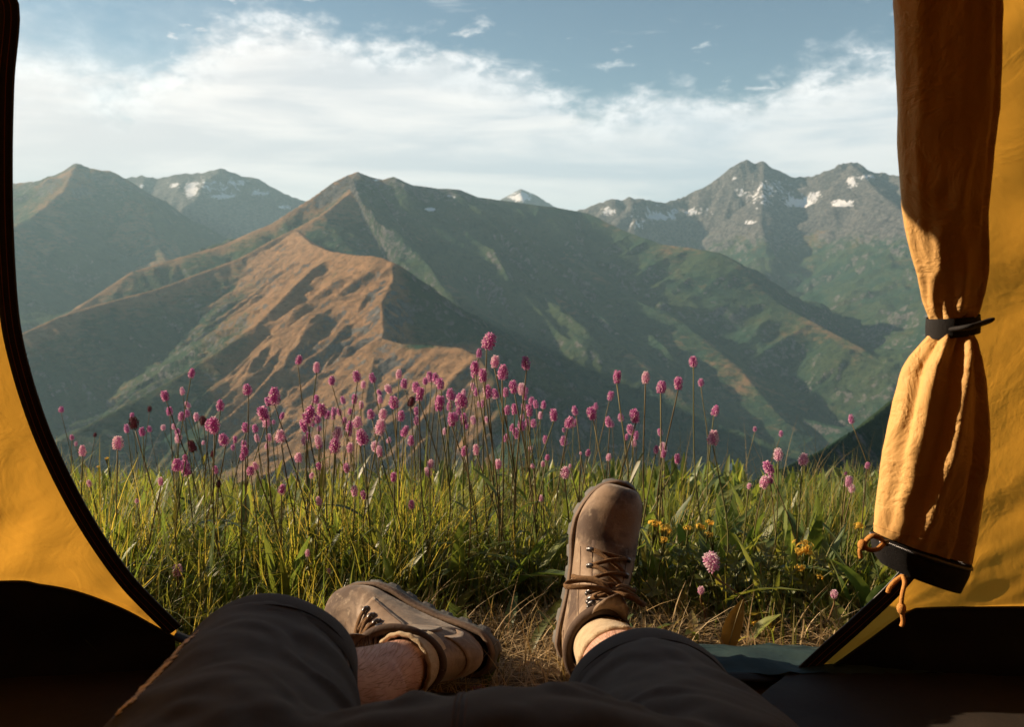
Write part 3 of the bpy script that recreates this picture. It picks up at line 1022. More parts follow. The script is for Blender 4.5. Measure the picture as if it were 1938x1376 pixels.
    hem = add_mesh('flap_hem', Vh.reshape(-1, 3), grid_faces(10, n, True), M_BLACK, flap)
    cap = Vh[-1]; cc = cap.mean(0) + np.array([0, 0, .012])
    ringv = np.array([cap * (1 - q) + cc * q for q in np.linspace(0, 1, 5)])
    add_mesh('hem_lining', ringv.reshape(-1, 3), grid_faces(5, n, True), M_BLACK, flap)
    tv = []
    loop = resample(np.vstack([Vh[1], Vh[1][:1]]), 150)
    cz = loop.mean(0)
    for k in range(150):
        d = loop[k] - cz; d[2] = 0; d /= np.linalg.norm(d) + 1e-9
        t_ = loop[(k + 1) % 150] - loop[k - 1]; t_ /= np.linalg.norm(t_) + 1e-9
        M3 = np.stack([t_, d, np.cross(t_, d)], 1)
        tv.append(box(loop[k] + d * .001, (.0012, .0022, .0042), M3))
    v, f = join(tv)
    add_mesh('zipper_teeth', v, f, M_METAL, flap)
    # stitched fold line above the hem
    for off in (.97,):
        v, f = tube(np.vstack([V[104], V[104][:1]]) * 1.0 + np.array([0, 0, 0]), .0006, 4, caps=False)
        add_mesh('hem_stitch', v, f, M_FLAP, flap)
    # the strap round the bundle and its free end
    st = []
    for k, z in enumerate(np.linspace(0, 1, 6)):
        xl, yl, xr, yr = 1757, 601 + 38 * z, 1850, 596 + 34 * z
        L = at(xl, yl + 2, YF); Rr_ = at(xr, yr - 2, YF)
        c = (L + Rr_) / 2; h = (Rr_ - L) / 2 * (1.05 + .02 * math.sin(z * 3.14))
        st.append(c + h[None] * np.cos(a)[:, None] + np.array([0, 1, 0]) * (np.sin(a) * np.linalg.norm(h) * .72)[:, None])
    strap = add_mesh('strap', np.array(st).reshape(-1, 3), grid_faces(6, n, True), M_BLACK, flap)
    pts = np.array([at(1800, 624, YF - .012), at(1828, 620, YF - .040), at(1846, 616, YF - .038), at(1864, 610, YF - .03), at(1881, 604, YF - .03)])
    v, f = tube(catmull(pts, 24), np.array([.0062] * 20 + [.006, .0055, .005, .0035]), 10, .45)
    add_mesh('strap_end', v, f, M_BLACK, strap)

    def cord(pts, r=.0026, name='pull_cord', par=flap):
        v, f = tube(catmull(np.array(pts), 40), r, 8)
        return add_mesh(name, v, f, M_CORD, par)
    yc = YF - .055
    c1 = cord([at(1672, 1026, yc + .02), at(1664, 1018, yc), at(1650, 1015, yc - .004), at(1640, 1023, yc), at(1636, 1034, yc), at(1645, 1041, yc - .003), at(1660, 1040, yc), at(1672, 1030, yc + .012)])
    v, f = ellipsoid(at(1632, 1032, yc), (.0050, .0045, .0062), 8, 12); add_mesh('cord_knot', v, f, M_CORD, c1)
    cord([at(1630, 1034, yc), at(1627, 1044, yc), at(1629, 1056, yc)], .0023)
    v, f = box(at(1673, 1028, yc + .012), (.010, .003, .006)); add_mesh('zipper_slider', v, f, M_METAL, flap)
    # second pull cord hanging from the zip of the sill corner
    yd = 1.10
    c2 = cord([at(1708, 1090, yd), at(1694, 1100, yd), at(1683, 1113, yd), at(1680, 1122, yd)], .0030, par=tent)
    c3 = cord([at(1708, 1090, yd), at(1712, 1104, yd - .01), at(1708, 1124, yd - .014), at(1706, 1142, yd - .014), at(1707, 1160, yd - .014), at(1709, 1176, yd - .014), at(1706, 1186, yd - .014)], .0030, par=tent)
    v, f = ellipsoid(at(1706, 1152, yd - .014), (.0062, .006, .0085), 8, 12); add_mesh('cord_knot', v, f, M_CORD, c3)
    v, f = box(at(1712, 1092, yd + .005), (.012, .004, .008)); add_mesh('zipper_slider', v, f, M_METAL, tent)
    return tent


build_tent()
#@@PERSON

# ------------------------------------------------------------------ the person lying in the doorway
def limb(P, r, n=26, flat=None):
    """tapered limb through the joints P, radii r; closed at both ends"""
    C = catmull(np.c_[np.asarray(P, float), np.asarray(r, float)], 40)
    v, f = tube(C[:, :3], C[:, 3], n)
    return v, f


LEG = {  # hip, mid-thigh, knee, mid-shin, ankle
    'left': np.array([(-.170, .40, .150), (-.222, .60, .182), (-.246, .78, .190), (-.190, .925, .116), (-.130, 1.052, .084)]),
    'right': np.array([(.125, .40, .140), (.136, .61, .158), (.1386, .80, .156), (.132, .945, .122), (.123, 1.075, .098)]),
}


class Boot:
    """boot surface: sections fan from the toe over the instep up to the collar"""
    TB = [  # top y,z  bottom y,z  half width  squareness
        (.2945, .026, .2945, .010, .010, 1), (.291, .040, .293, .003, .024, .95), (.280, .051, .284, .000, .0345, .85), (.262, .060, .268, .000, .0425, .78), (.240, .066, .246, .000, .0475, .72),
        (.216, .074, .220, .000, .0500, .66), (.194, .086, .186, .000, .0485, .66), (.174, .101, .146, .000, .0455, .70), (.158, .115, .104, .000, .0415, .74), (.146, .128, .058, .000, .0385, .78),
        (.139, .139, .020, .004, .0365, .82), (.134, .150, .004, .030, .0355, .90), (.131, .160, .002, .062, .0365, .95), (.129, .170, .008, .094, .0380, 1.), (.128, .180, .012, .124, .0400, 1.), (.128, .187, .012, .142, .0415, 1.)]

    def __init__(self, heel, toe, up, mirror=1):
        t = Vector(toe).normalized()
        u = Vector(up); u = (u - t * u.dot(t)).normalized()
        x = t.cross(u)
        self.M = Matrix.Translation(heel) @ Matrix((x, t, u)).transposed().to_4x4() @ Matrix.Scale(.93, 4)
        self.mir = mirror
        self.tab = catmull(np.array(self.TB), 241)

    def sec(self, u):
        return np.array([np.interp(u, np.linspace(0, 1, 241), self.tab[:, k]) for k in range(6)])

    def surf(self, u, ph, off=0.0):
        """u 0 toe .. 1 collar; ph 0 on the instep line, +-pi under the foot"""
        ty, tz, by, bz, w, sq = self.sec(u)
        s = (1 - math.cos(ph)) / 2
        sn = math.sin(ph)
        e = sq if abs(ph) > math.pi / 2 else (.5 + .5 * sq)
        wx = math.copysign(abs(sn) ** e, sn) * w
        if abs(ph) > math.pi / 2 and u < .66:
            s = .5 + .5 * (abs(math.cos(ph)) ** .55)
        # the ball bulges on the inner side
        p = np.array([wx + .006 * self.mir * math.exp(-((u - .3) / .12) ** 2), ty + (by - ty) * s, tz + (bz - tz) * s])
        # flex creases behind the toe and soft dents
        if off is not None:
            n = self.nrm(u, ph)
            cr = -.0016 * math.exp(-((u - .40 - .02 * math.sin(ph * 2)) / .012) ** 2) - .0013 * math.exp(-((u - .445 + .015 * math.cos(ph * 3)) / .011) ** 2) - .0010 * math.exp(-((u - .355 + .02 * ph) / .010) ** 2)
            cr *= max(0, math.cos(ph * .8))
            return p + n * (off + cr)
        return p

    def nrm(self, u, ph):
        e = 2e-3
        a = self.surf(min(1, u + e), ph, None) - self.surf(max(0, u - e), ph, None)
        b = self.surf(u, ph + .02, None) - self.surf(u, ph - .02, None)
        n = np.cross(a, b)
        n = n / (np.linalg.norm(n) + 1e-12)
        c = self.surf(u, ph, None)
        ty, tz, by, bz, w, sq = self.sec(u)
        if np.dot(n, c - np.array([0, (ty + by) / 2, (tz + bz) / 2])) < 0:
            n = -n
        return n

    def world(self, P):
        A = np.array(self.M)
        return np.asarray(P) @ A[:3, :3].T + A[:3, 3]

    def patch(self, us, phs, off):
        """closed thin panel lying on the boot; us x phs grid"""
        nu, nv = len(us), len(phs)
        G = np.array([[self.surf(u, p, off) for p in phs] for u in us])
        I = np.array([[self.surf(u, p, off - .0035) for p in phs] for u in us])
        V = np.vstack([G.reshape(-1, 3), I.reshape(-1, 3)])
        F = [tuple(f) for f in grid_faces(nu, nv)] + [tuple(f[::-1]) for f in grid_faces(nu, nv, off=nu * nv)]
        o = nu * nv
        for i in range(nu - 1):
            for j, rev in ((0, 0), (nv - 1, 1)):
                q = (i * nv + j, (i + 1) * nv + j, o + (i + 1) * nv + j, o + i * nv + j)
                F.append(q[::-1] if rev else q)
        for j in range(nv - 1):
            for i, rev in ((0, 1), (nu - 1, 0)):
                q = (i * nv + j, i * nv + j + 1, o + i * nv + j + 1, o + i * nv + j)
                F.append(q[::-1] if rev else q)
        return V, F


def build_boot(person, B, label, bow=True):
    W = B.world
    us = np.linspace(0, 1, 74)
    phs = np.linspace(-math.pi, math.pi, 56, endpoint=False)
    V = np.array([[B.surf(u, p, 0) for p in phs] for u in us])
    F = [tuple(f) for f in grid_faces(74, 56, True)] + [tuple(range(56))]
    upper = add_mesh('boot', W(V.reshape(-1, 3)), F, M_LEATHER, person)
    upper['label'] = label

    def sub(name, vf, mat, smooth=True):
        return add_mesh(name, W(vf[0]), vf[1], mat, upper, smooth=smooth)
    # side panels that carry the lacing, heel counter, toe rand
    for s in (-1, 1):
        sub('lace_panel', B.patch(np.linspace(.395, .985, 34), s * np.linspace(.42, 1.12, 9), .0016), M_LEATHER2)
        sub('ankle_panel', B.patch(np.linspace(.70, .95, 16), s * np.linspace(1.12, 1.75, 8), .0020), M_LEATHER2)
    sub('heel_counter', B.patch(np.linspace(.66, .84, 14), np.r_[np.linspace(2.05, math.pi, 8), np.linspace(math.pi, 2 * math.pi - 2.05, 8)[1:]], .0022), M_LEATHER2)
    # seam threads along the panels
    for s in (-1, 1):
        for ph, a, b in ((1.02, .41, .98), (.52, .41, .98)):
            sub('stitching', tube(np.array([B.surf(u, s * ph, .0019) for u in np.linspace(a, b, 40)]), .0005, 4), M_FLY)
    # sole: outline of the foot, lugs at the edge
    ys = np.linspace(0, 1, 60)
    outl = []
    Ys = -.004 + .304 * ys
    hw = np.interp(Ys, [-.004, .004, .02, .05, .10, .15, .19, .225, .25, .27, .285, .295, .300],
                   [.010, .024, .035, .0385, .040, .0455, .052, .0535, .0495, .0435, .0335, .0205, .008])
    cx = .006 * B.mir * np.exp(-((Ys - .215) / .05) ** 2)
    ring = np.vstack([np.c_[cx + hw, Ys], np.c_[cx - hw, Ys][::-1]])
    ring = resample(np.vstack([ring, ring[:1]]), 181)[:-1]
    cen = np.array([0, .15])
    nrm = np.roll(ring, -1, 0) - np.roll(ring, 1, 0)
    nrm = np.c_[nrm[:, 1], -nrm[:, 0]]; nrm /= np.linalg.norm(nrm, axis=1)[:, None]
    lug = (np.sin(np.arange(180) * 2 * np.pi / 9) > -.15).astype(float)

    def level(z, off, lg=0.0):
        r = ring + nrm * (off + lg * lug[:, None])
        toe = np.clip((r[:, 1] - .20) / .1, 0, 1) ** 2 * .010
        return np.c_[r, z + toe]
    lv = [level(.004, -.004), level(.004, .0015), level(-.002, .0030), level(-.007, .0024), level(-.009, .0016, .0014), level(-.012, .0006, .0042), level(-.0195, .0000, .0042), level(-.021, -.003, .002)]
    Vs = np.vstack(lv)
    Fs = [tuple(f) for f in grid_faces(len(lv), 180, True)] + [tuple(range(180)), tuple(range(len(lv) * 180 - 1, (len(lv) - 1) * 180 - 1, -1))]
    sole = sub('sole', (Vs, Fs), M_SOLE)
    # rows of lugs under the sole
    lg = []
    for yy in np.arange(.012, .29, .021):
        w = np.interp(yy, Ys, hw)
        for xx in ((-.62, -.02, .58) if w > .03 else (-.3, .3)):
            toe = np.clip((yy - .20) / .1, 0, 1) ** 2 * .010
            lg.append(box((xx * w + .005, yy, -.0230 + toe), (w * .42, .012, .006)))
    sub('tread', join(lg), M_SOLE, False)
    sub('rand', (np.vstack([level(.004, .0022), level(.010, .0012), level(.014, -.0012), level(.010, -.006)]), [tuple(f) for f in grid_faces(4, 180, True)]), M_RAND)
    # padded collar round the ankle, dark lining inside
    top = np.array([B.surf(1.0, p, 0) for p in np.linspace(-math.pi, math.pi, 61)])
    cc = top.mean(0)
    sub('collar', tube(cc + (top - cc) * .97 + np.array([0, .000, .001]), .0075, 12, caps=False), M_LINING)
    inn = [cc + (top[:-1] - cc) * q + np.array([0, 0, -d]) for q, d in ((.90, .0), (.86, .02), (.82, .05), (.5, .07))]
    sub('lining', (np.vstack(inn), [tuple(f[::-1]) for f in grid_faces(4, 60, True)] + [tuple(range(180, 240))]), M_LINING)
    # tongue: padded, bulging in the lacing gap and standing above the collar
    tg = []
    for i, u in enumerate(np.linspace(.37, 1.0, 28)):
        row = []
        for p in np.linspace(-.52, .52, 11):
            row.append(B.surf(u, p, .0012 + .0022 * math.cos(p * 2.6)))
        tg.append(row)
    last = np.array(tg[-1])
    d0 = np.array([0, .05, 1.0])
    for k, (dz, dy, sc) in enumerate(((.008, .001, 1.05), (.017, .005, 1.10), (.026, .011, 1.08), (.033, .018, .92), (.036, .022, .60))):
        m = last.mean(0)
        q = (last - m) * np.array([sc, 1, 1]) + m + np.array([0, dy, dz])
        q[:, 1] += .004 * np.cos(np.linspace(-1.5, 1.5, 11))
        tg.append(q)
    tg = np.array(tg)
    back = tg.copy()
    back[..., 1] -= .009; back[..., 2] -= .004
    nv = 11; nu = len(tg); o = nu * nv
    Vt = np.vstack([tg.reshape(-1, 3), back.reshape(-1, 3)])
    Ft = [tuple(f) for f in grid_faces(nu, nv)] + [tuple(f[::-1]) for f in grid_faces(nu, nv, off=o)]
    for i in range(nu - 1):
        Ft.append((i * nv, (i + 1) * nv, o + (i + 1) * nv, o + i * nv)); Ft.append((o + i * nv + nv - 1, o + (i + 1) * nv + nv - 1, (i + 1) * nv + nv - 1, i * nv + nv - 1))
    for j in range(nv - 1):
        Ft.append(((nu - 1) * nv + j, (nu - 1) * nv + j + 1, o + (nu - 1) * nv + j + 1, o + (nu - 1) * nv + j))
    sub('tongue', (Vt, Ft), M_LEATHER)
    # hooks and laces
    lu = [.415, .485, .56, .645, .74, .86]
    for s in (-1, 1):
        for i, u in enumerate(lu):
            a = B.surf(u, s * .60, .002); b = B.surf(u, s * .60, .0062); c = B.surf(u, s * .47, .0066); d = B.surf(u, s * .43, .0035)
            pl = B.surf(u, s * .70, .0025)
            sub('lace_hook', tube(catmull(np.array([pl, a, b, c, d]), 14), np.array([.0036] * 5 + [.0028] * 9), 8, .8), M_METAL)

    def lace(P, r=.0033):
        sub('lace', tube(catmull(np.array(P), 36), r, 8, .62), M_LACE)
    lace([B.surf(lu[0], -.50, .0060), B.surf(lu[0] + .006, -.2, .0072), B.surf(lu[0] + .006, .2, .0072), B.surf(lu[0], .50, .0060)])
    for i in range(len(lu) - 2):
        for s in (-1, 1):
            lace([B.surf(lu[i], s * .52, .0050), B.surf(lu[i] + .012, s * .28, .0068 + .0012 * (s > 0)), B.surf((lu[i] + lu[i + 1]) / 2, 0, .0072 + .0024 * (s > 0)),
                  B.surf(lu[i + 1] - .012, -s * .28, .0068 + .001 * (s > 0)), B.surf(lu[i + 1], -s * .52, .0050)])
    k0 = B.surf(.80, 0, .015)
    for s in (-1, 1):
        lace([B.surf(lu[4], s * .52, .0050), B.surf(.805, s * .30, .0095), k0])
    if bow:
        v, f = ellipsoid(k0, (.0060, .0058, .0052), 8, 12)
        sub('lace', (v, f), M_LACE)
        O = k0; ex = np.array([1.0, 0, 0]); n = B.nrm(.80, 0); dn = np.array([0, -.62, -.78]); dn = dn - n * dn.dot(n); dn /= np.linalg.norm(dn)
        q = lambda a, b, c: O + ex * a + dn * (-b) + n * c
        # loops and tails fall to either side
        lace([O, q(-.014, .012, .008), q(-.034, .018, .008), q(-.056, .014, .000), q(-.066, .000, -.008), q(-.058, -.012, -.004), q(-.036, -.010, .006), q(-.014, -.004, .008), O], .0040)
        lace([O, q(.012, .012, .008), q(.028, .014, .008), q(.046, .006, .000), q(.054, -.012, -.008), q(.048, -.026, -.010), q(.036, -.020, -.002), q(.016, -.008, .006), O], .0040)
        lace([O, q(-.012, -.010, .008), q(-.028, -.020, .006), q(-.046, -.030, -.002), q(-.054, -.044, -.008)], .0033)
        lace([O, q(.012, -.014, .008), q(.028, -.030, .004), q(.042, -.044, -.004), q(.044, -.060, -.008)], .0033)
    return upper


def build_person():
    person = thing('person', (0, .48, 0), 'person lying in the tent in black shorts and tan hiking boots, legs stretched outside', 'person')
    # --- skin: legs and trunk in one surface
    L, Rl = LEG['left'], LEG['right']
    parts = [limb(L, [.078, .070, .053, .046, .033]), limb(Rl, [.078, .070, .054, .051, .036]),
             ellipsoid(L[2] + [-.004, .012, .012], (.052, .054, .049)), ellipsoid(Rl[2] + [0, .012, .010], (.050, .054, .047)),
             limb([L[3] + (0, -.02, -.014), L[3] + (.03, .04, -.016)], [.046, .040]), limb([Rl[3] + (0, -.02, -.012), Rl[3] + (0, .03, -.012)], [.052, .047]),
             limb([L[4], L[4] + (.022, .055, -.022)], [.035, .034]), limb([Rl[4], Rl[4] + (-.008, .07, -.018)], [.036, .034]),
             limb([(0, .44, .125), (0, .25, .145), (0, .02, .245), (0, -.18, .36)], [.125, .115, .12, .10])]
    V, N, F = remesh(*join(parts), .0055, 6)
    add_mesh('body', V, F, M_SKIN, person)
    # --- leg hair: short strands on knees and shins
    hv = []; hf = []; o = 0
    rng = np.random.default_rng(5)
    cand = np.nonzero((V[:, 1] > .74) & (V[:, 1] < np.where(V[:, 0] < 0, 1.02, .955)) & (V[:, 2] > .05))[0]
    pick = rng.choice(cand, min(4200, len(cand)), replace=True)
    for i in pick:
        p = V[i] + rng.normal(0, .002, 3) * (1 - np.abs(N[i])); n = N[i]
        down = np.array([.3 if p[0] < 0 else -.1, .75, -.1]) + rng.normal(0, .45, 3)
        d = n * .9 + down * .5; d /= np.linalg.norm(d)
        ln = rng.uniform(.006, .015)
        m = p + d * ln * .5; e = p + d * ln + down * ln * .3
        sd = np.cross(d, rng.normal(0, 1, 3)); sd /= np.linalg.norm(sd); w = .00018
        hv += [p + sd * w, p - sd * w, m + sd * w, m - sd * w, e]
        hf += [(o, o + 1, o + 3, o + 2), (o + 2, o + 3, o + 4)]
        o += 5
    hair = add_mesh('leg_hair', np.array(hv), hf, M_HAIR, person)
    hair['kind'] = 'stuff'
    # --- shorts
    lh = L[2] + (L[2] - L[1]) * .06; rh = Rl[2] + (Rl[2] - Rl[1]) * .02
    parts = [limb([L[0], (L[0] + L[1]) / 2 + (.005, 0, .010), L[1] + (0, 0, .012), L[2] * .55 + L[1] * .45 + (0, 0, .01), lh + (.004, 0, .010)], [.150, .138, .114, .096, .084]),
             limb([Rl[0], (Rl[0] + Rl[1]) / 2 + (.01, 0, .012), Rl[1] + (.012, 0, .006), Rl[2] * .55 + Rl[1] * .45 + (.006, 0, .004), rh + (.002, 0, .0)], [.146, .136, .114, .097, .084]),
             ellipsoid((0, .43, .155), (.205, .16, .125), 16, 24), ellipsoid((0, .515, .235), (.20, .09, .088), 14, 22), ellipsoid((-.01, .34, .16), (.19, .16, .11), 14, 22),
             limb([(-.165, .53, .225), (0, .54, .248), (.13, .53, .215)], [.07, .072, .07])]
    V, N, F = remesh(*join(parts), .0048, 12)
    # cloth folds: they swing round each thigh from the crotch
    dl = np.linalg.norm(np.cross(V - L[1], (L[2] - L[0]) / np.linalg.norm(L[2] - L[0])), axis=1)
    dr = np.linalg.norm(np.cross(V - Rl[1], (Rl[2] - Rl[0]) / np.linalg.norm(Rl[2] - Rl[0])), axis=1)
    left = V[:, 0] < np.where(V[:, 1] > .6, -.06, 0)
    axis = np.where(left[:, None], (L[2] - L[0])[None] / np.linalg.norm(L[2] - L[0]), (Rl[2] - Rl[0])[None] / np.linalg.norm(Rl[2] - Rl[0]))
    base = np.where(left[:, None], L[0][None], Rl[0][None])
    rel = V - base
    s = (rel * axis).sum(1)
    lat = np.where(left, -rel[:, 0], rel[:, 0]) - np.where(left, -axis[:, 0], axis[:, 0]) * s
    fold = s * 24 + lat * 15 * np.where(left, -1.0, 1.0) + 1.8 * fbm(s * 6, lat * 7, 41, 2)
    ridge = np.clip(np.cos(fold * 1.35), -.2, 1) ** 2 * np.sign(np.cos(fold * 1.35)) * (.5 + .5 * np.clip(fbm(s * 5 + 3, lat * 9, 43, 2) + .5, 0, 1))
    fade = sstep(s, .04, .14) * (1 - sstep(s, .335, .385))
    fine = fbm(s * 60 + lat * 26, lat * 16, 47, 3)
    sh = np.abs(np.mod(fold * .43 + .25 * fbm(s * 9, lat * 6, 57, 2), 1) - .5) * 2
    crisp = np.exp(-sh * 7) - .35 * np.exp(-((sh - .28) / .10) ** 2)
    disp = .0065 * crisp * fade * np.clip(fbm(s * 4 + 9, lat * 6, 59, 2) + .75, 0, 1.2) + .0060 * ridge * fade + .0014 * fine * fade + .006 * fbm(V[:, 0] * 9, V[:, 1] * 9, 51, 3)
    Fq = np.array([f if len(f) == 4 else (*f, f[0]) for f in F])
    ea = np.concatenate([Fq[:, 0], Fq[:, 1], Fq[:, 2], Fq[:, 3]]); eb = np.concatenate([Fq[:, 1], Fq[:, 2], Fq[:, 3], Fq[:, 0]])
    cnt = np.bincount(ea, minlength=len(V)) + np.bincount(eb, minlength=len(V))
    for _ in range(4):
        disp = .4 * disp + .6 * (np.bincount(ea, disp[eb], len(V)) + np.bincount(eb, disp[ea], len(V))) / np.maximum(cnt, 1)
    V = V + N * disp[:, None]
    V[:, 2] = np.maximum(V[:, 2], .014)
    shorts = add_mesh('shorts', V, F, M_SHORT, person)
    shorts['label'] = 'creased black shorts reaching the knees'
    # hems: a doubled band round each leg end with a row of stitching
    for J0, J1, c, r in ((L[1], L[2], lh + (.005, .004, .010), .0865), (Rl[1], Rl[2], rh + (.002, .004, .001), .0865)):
        ax = (J1 - J0) / np.linalg.norm(J1 - J0)
        u1 = np.cross(ax, [0, 0, 1.0]); u1 /= np.linalg.norm(u1); u2 = np.cross(u1, ax)
        a = np.linspace(0, 2 * np.pi, 90, endpoint=False)
        rowsv = []
        for dz, rr_ in ((-.045, .985), (-.040, 1.010), (-.014, 1.000), (-.004, .997), (0, .985), (-.002, .955), (-.03, .93)):
            rad = r * rr_ * (1 + .012 * np.sin(3 * a + 1) + .01 * np.sin(5 * a))
            rowsv.append(c + ax * (dz + .012) + (np.cos(a) * rad)[:, None] * u1 + (np.sin(a) * rad * .97)[:, None] * u2)
        hv_ = np.vstack(rowsv); hv_[:, 2] = np.maximum(hv_[:, 2], .012)
        hem = add_mesh('hem', hv_, [tuple(f) for f in grid_faces(7, 90, True)], M_SHORT, shorts)
        ringp = c + ax * (-.030 + .012) + (np.cos(a) * r * 1.009)[:, None] * u1 + (np.sin(a) * r * 1.009 * .97)[:, None] * u2
        v, f = tube(np.vstack([ringp, ringp[:1]]), .0008, 5, caps=False)
        v[:, 2] = np.maximum(v[:, 2], .012)
        add_mesh('stitching', v, f, M_BLACK, shorts)
    # fly seam: a strip of brown stitched cloth down the front
    from mathutils.bvhtree import BVHTree
    bvh = BVHTree.FromPolygons([tuple(p) for p in V], F)
    crest = []
    for y in np.linspace(.58, .38, 60):
        hit = bvh.ray_cast(Vector((-.034, y, 1)), Vector((0, 0, -1)))[0]
        crest.append((-.034, y, hit[2] if hit else .25))
    crest = np.array(crest)
    strip = np.stack([crest + np.array([dx, 0, dz]) for dx, dz in ((-.0050, -.002), (-.0047, .0004), (.0047, .0004), (.0050, -.002))], 1)
    fly = add_mesh('fly', strip.reshape(-1, 3), grid_faces(len(crest), 4), M_SHORT, shorts)
    for dx in (-.0042, -.0008, .0036):
        v, f = tube(crest + np.array([dx, 0, .0006]), .0005, 5)
        add_mesh('stitching', v, f, M_FLY, shorts)
    # cream print running along the outer seam of the left leg
    pr = []
    rng2 = np.random.default_rng(3)
    for i in range(46):
        q = i / 45
        if rng2.random() < .14:
            continue
        pxx = 352 + (215 - 352) * q; pyy = 1196 + (1350 - 1196) * q
        for pxx in np.arange(110, 520, 2.0):
            if bvh.ray_cast(Vector((0, 0, CAM_Z)), Vector(ray(pxx, pyy)).normalized())[0] is not None:
                break
        wdt = 1 + 9 * math.sin(min(1, max(0, q)) * math.pi) ** 1.2 * (1 if .30 < q < .92 else .4)
        for _ in range(2 + int(wdt / 3)):
            dd = ray(pxx + rng2.uniform(0, wdt) + 3, pyy + rng2.uniform(-2, 2))
            hit = bvh.ray_cast(Vector((0, 0, CAM_Z)), Vector(dd).normalized())
            if hit[0] is None:
                continue
            p = np.array(hit[0]); n = np.array(hit[1])
            t1 = np.cross(n, [0.3, 1, 0.2]); t1 /= np.linalg.norm(t1); t2 = np.cross(n, t1)
            v, f = box((0, 0, 0), (rng2.uniform(.004, .009), rng2.uniform(.0012, .0022), .0006), np.stack([t1, t2, n], 1))
            pr.append((v + p + n * .0006, f))
    if pr:
        add_mesh('printed_lettering', *join(pr), M_PRINT, shorts, smooth=False)['kind'] = 'stuff'
    # dark shirt over the trunk
    V, N, F = remesh(*join([limb([(0, .42, .16), (0, .25, .165), (0, .02, .255), (0, -.2, .375)], [.145, .13, .135, .125]), ellipsoid((0, -.12, .34), (.19, .12, .12))]), .012, 6)
    V[:, 2] = np.maximum(V[:, 2], .02)
    add_mesh('shirt', V, F, M_SHIRT, person)
    # --- socks
    for J, k in ((L, 0), (Rl, 1)):
        d = (J[4] - J[3]) / np.linalg.norm(J[4] - J[3])
        st = J[3] + (J[4] - J[3]) * (.80 if k == 0 else .18)
        en = J[4] + d * .03
        pts = np.array([st + (en - st) * q for q in np.linspace(0, 1, 12)])
        rad = np.interp(np.linspace(0, 1, 12), [0, .06, .12, .3, 1], [.0475, .0495, .0475, .0455, .0400] if k else [.0405, .0420, .0405, .039, .036])
        v, f = tube(pts, rad, 40, caps=False)
        T, Nn, Bn = frames(pts)
        add_mesh('sock', v, f, M_SOCK, person)
        # rolled fuzzy cuff
        a = np.linspace(0, 2 * np.pi, 121)
        ringp = st + (Nn[0][None] * np.cos(a)[:, None] + Bn[0][None] * np.sin(a)[:, None]) * ((.0490 if k else .0415) + .0006 * np.sin(a * 17)[:, None])
        v, f = tube(ringp, .0042 if k else .0032, 8, caps=False)
        add_mesh('sock_cuff', v, f, M_SOCK, person)
    # --- boots
    bl = Boot((-.030, 1.155, .038), (-.85, .40, .09), (-.36, -.88, .30), mirror=1)
    build_boot(person, bl, 'tan leather boot lying on its side by the bent leg', bow=False)
    br = Boot((.092, 1.205, .008), (.27, .20, .94), (.02, -.97, .19), mirror=-1)
    build_boot(person, br, 'tan leather hiking boot standing upright on its heel')
    return person


build_person()
#@@PLANTS

# ------------------------------------------------------------------ meadow: grass, straw, leaves (too many to count)
def blades(base, ang, h, w, bend, k=4, shape='grass', roll=None, droop=.35):
    n = len(base)
    s = np.linspace(0, 1, k + 1)
    dirv = np.stack([np.cos(ang), np.sin(ang), np.zeros(n)], -1)
    r = ang + np.pi / 2 + (0 if roll is None else roll)
    side = np.stack([np.cos(r), np.sin(r), np.zeros(n)], -1)
    hb = (h * bend)[:, None]
    C = base[:, None] + dirv[:, None] * (hb * (s[None] * .25 + .75 * s[None] ** 2))[..., None]
    C[..., 2] += h[:, None] * (s[None] - droop * bend[:, None] * s[None] ** 2.5)
    if shape == 'grass':
        prof = np.maximum((1 - s) ** .75, .05)
        prof[0] = .7
    else:
        prof = np.maximum(np.sin(np.pi * np.clip(s * .93 + .05, 0, 1)) ** .8, .06)
    ww = w[:, None] * prof[None] * .5
    A = C - side[:, None] * ww[..., None]
    B = C + side[:, None] * ww[..., None]
    if shape == 'grass':
        V = np.stack([A, B], 2).reshape(n, -1, 3)
        m = 2
    else:                      # folded along the midrib
        Cm = C.copy(); Cm[..., 2] -= ww * .45
        V = np.stack([A, Cm, B], 2).reshape(n, -1, 3)
        m = 3
    per = (k + 1) * m
    f = np.array([(j * m + q, j * m + q + 1, (j + 1) * m + q + 1, (j + 1) * m + q) for j in range(k) for q in range(m - 1)])
    F = (f[None] + (np.arange(n) * per)[:, None, None]).reshape(-1, 4)
    return V.reshape(-1, 3), F, per


def scatter(n, y0, y1, spread=.70, extra=.25):
    y = RNG.uniform(y0, y1, n * 3)
    x = RNG.uniform(-1, 1, n * 3) * (spread * y1 + extra)
    m = np.abs(x) < spread * y + extra
    x = x[m][:n]; y = y[m][:n]
    return x, y


def worn(x, y):
    """trodden, dry ground round the boots (1 = bare)"""
    q = ((x - .16) / .42) ** 2 + ((y - 1.25) / .20) ** 2
    q2 = ((x + .10) / .22) ** 2 + ((y - 1.16) / .15) ** 2
    n = .5 * fbm(x * 6, y * 6, 61, 3)
    return np.clip(np.maximum(sstep(1.35 - q + n, 0, .7), sstep(1.2 - q2 + n, 0, .6)), 0, 1)


def colours(n, pal, jit=.18):
    pal = np.array(pal)
    c = pal[RNG.integers(0, len(pal), n)] * (1 + RNG.normal(0, jit, (n, 1)))
    return np.clip(c, .004, 1)


GREEN = [(.155, .190, .040), (.190, .215, .045), (.110, .155, .038), (.225, .230, .055), (.085, .130, .042), (.26, .225, .070), (.30, .25, .09), (.125, .150, .050)]
DRYP = [(.44, .32, .17), (.36, .25, .12), (.50, .38, .22), (.28, .18, .085)]


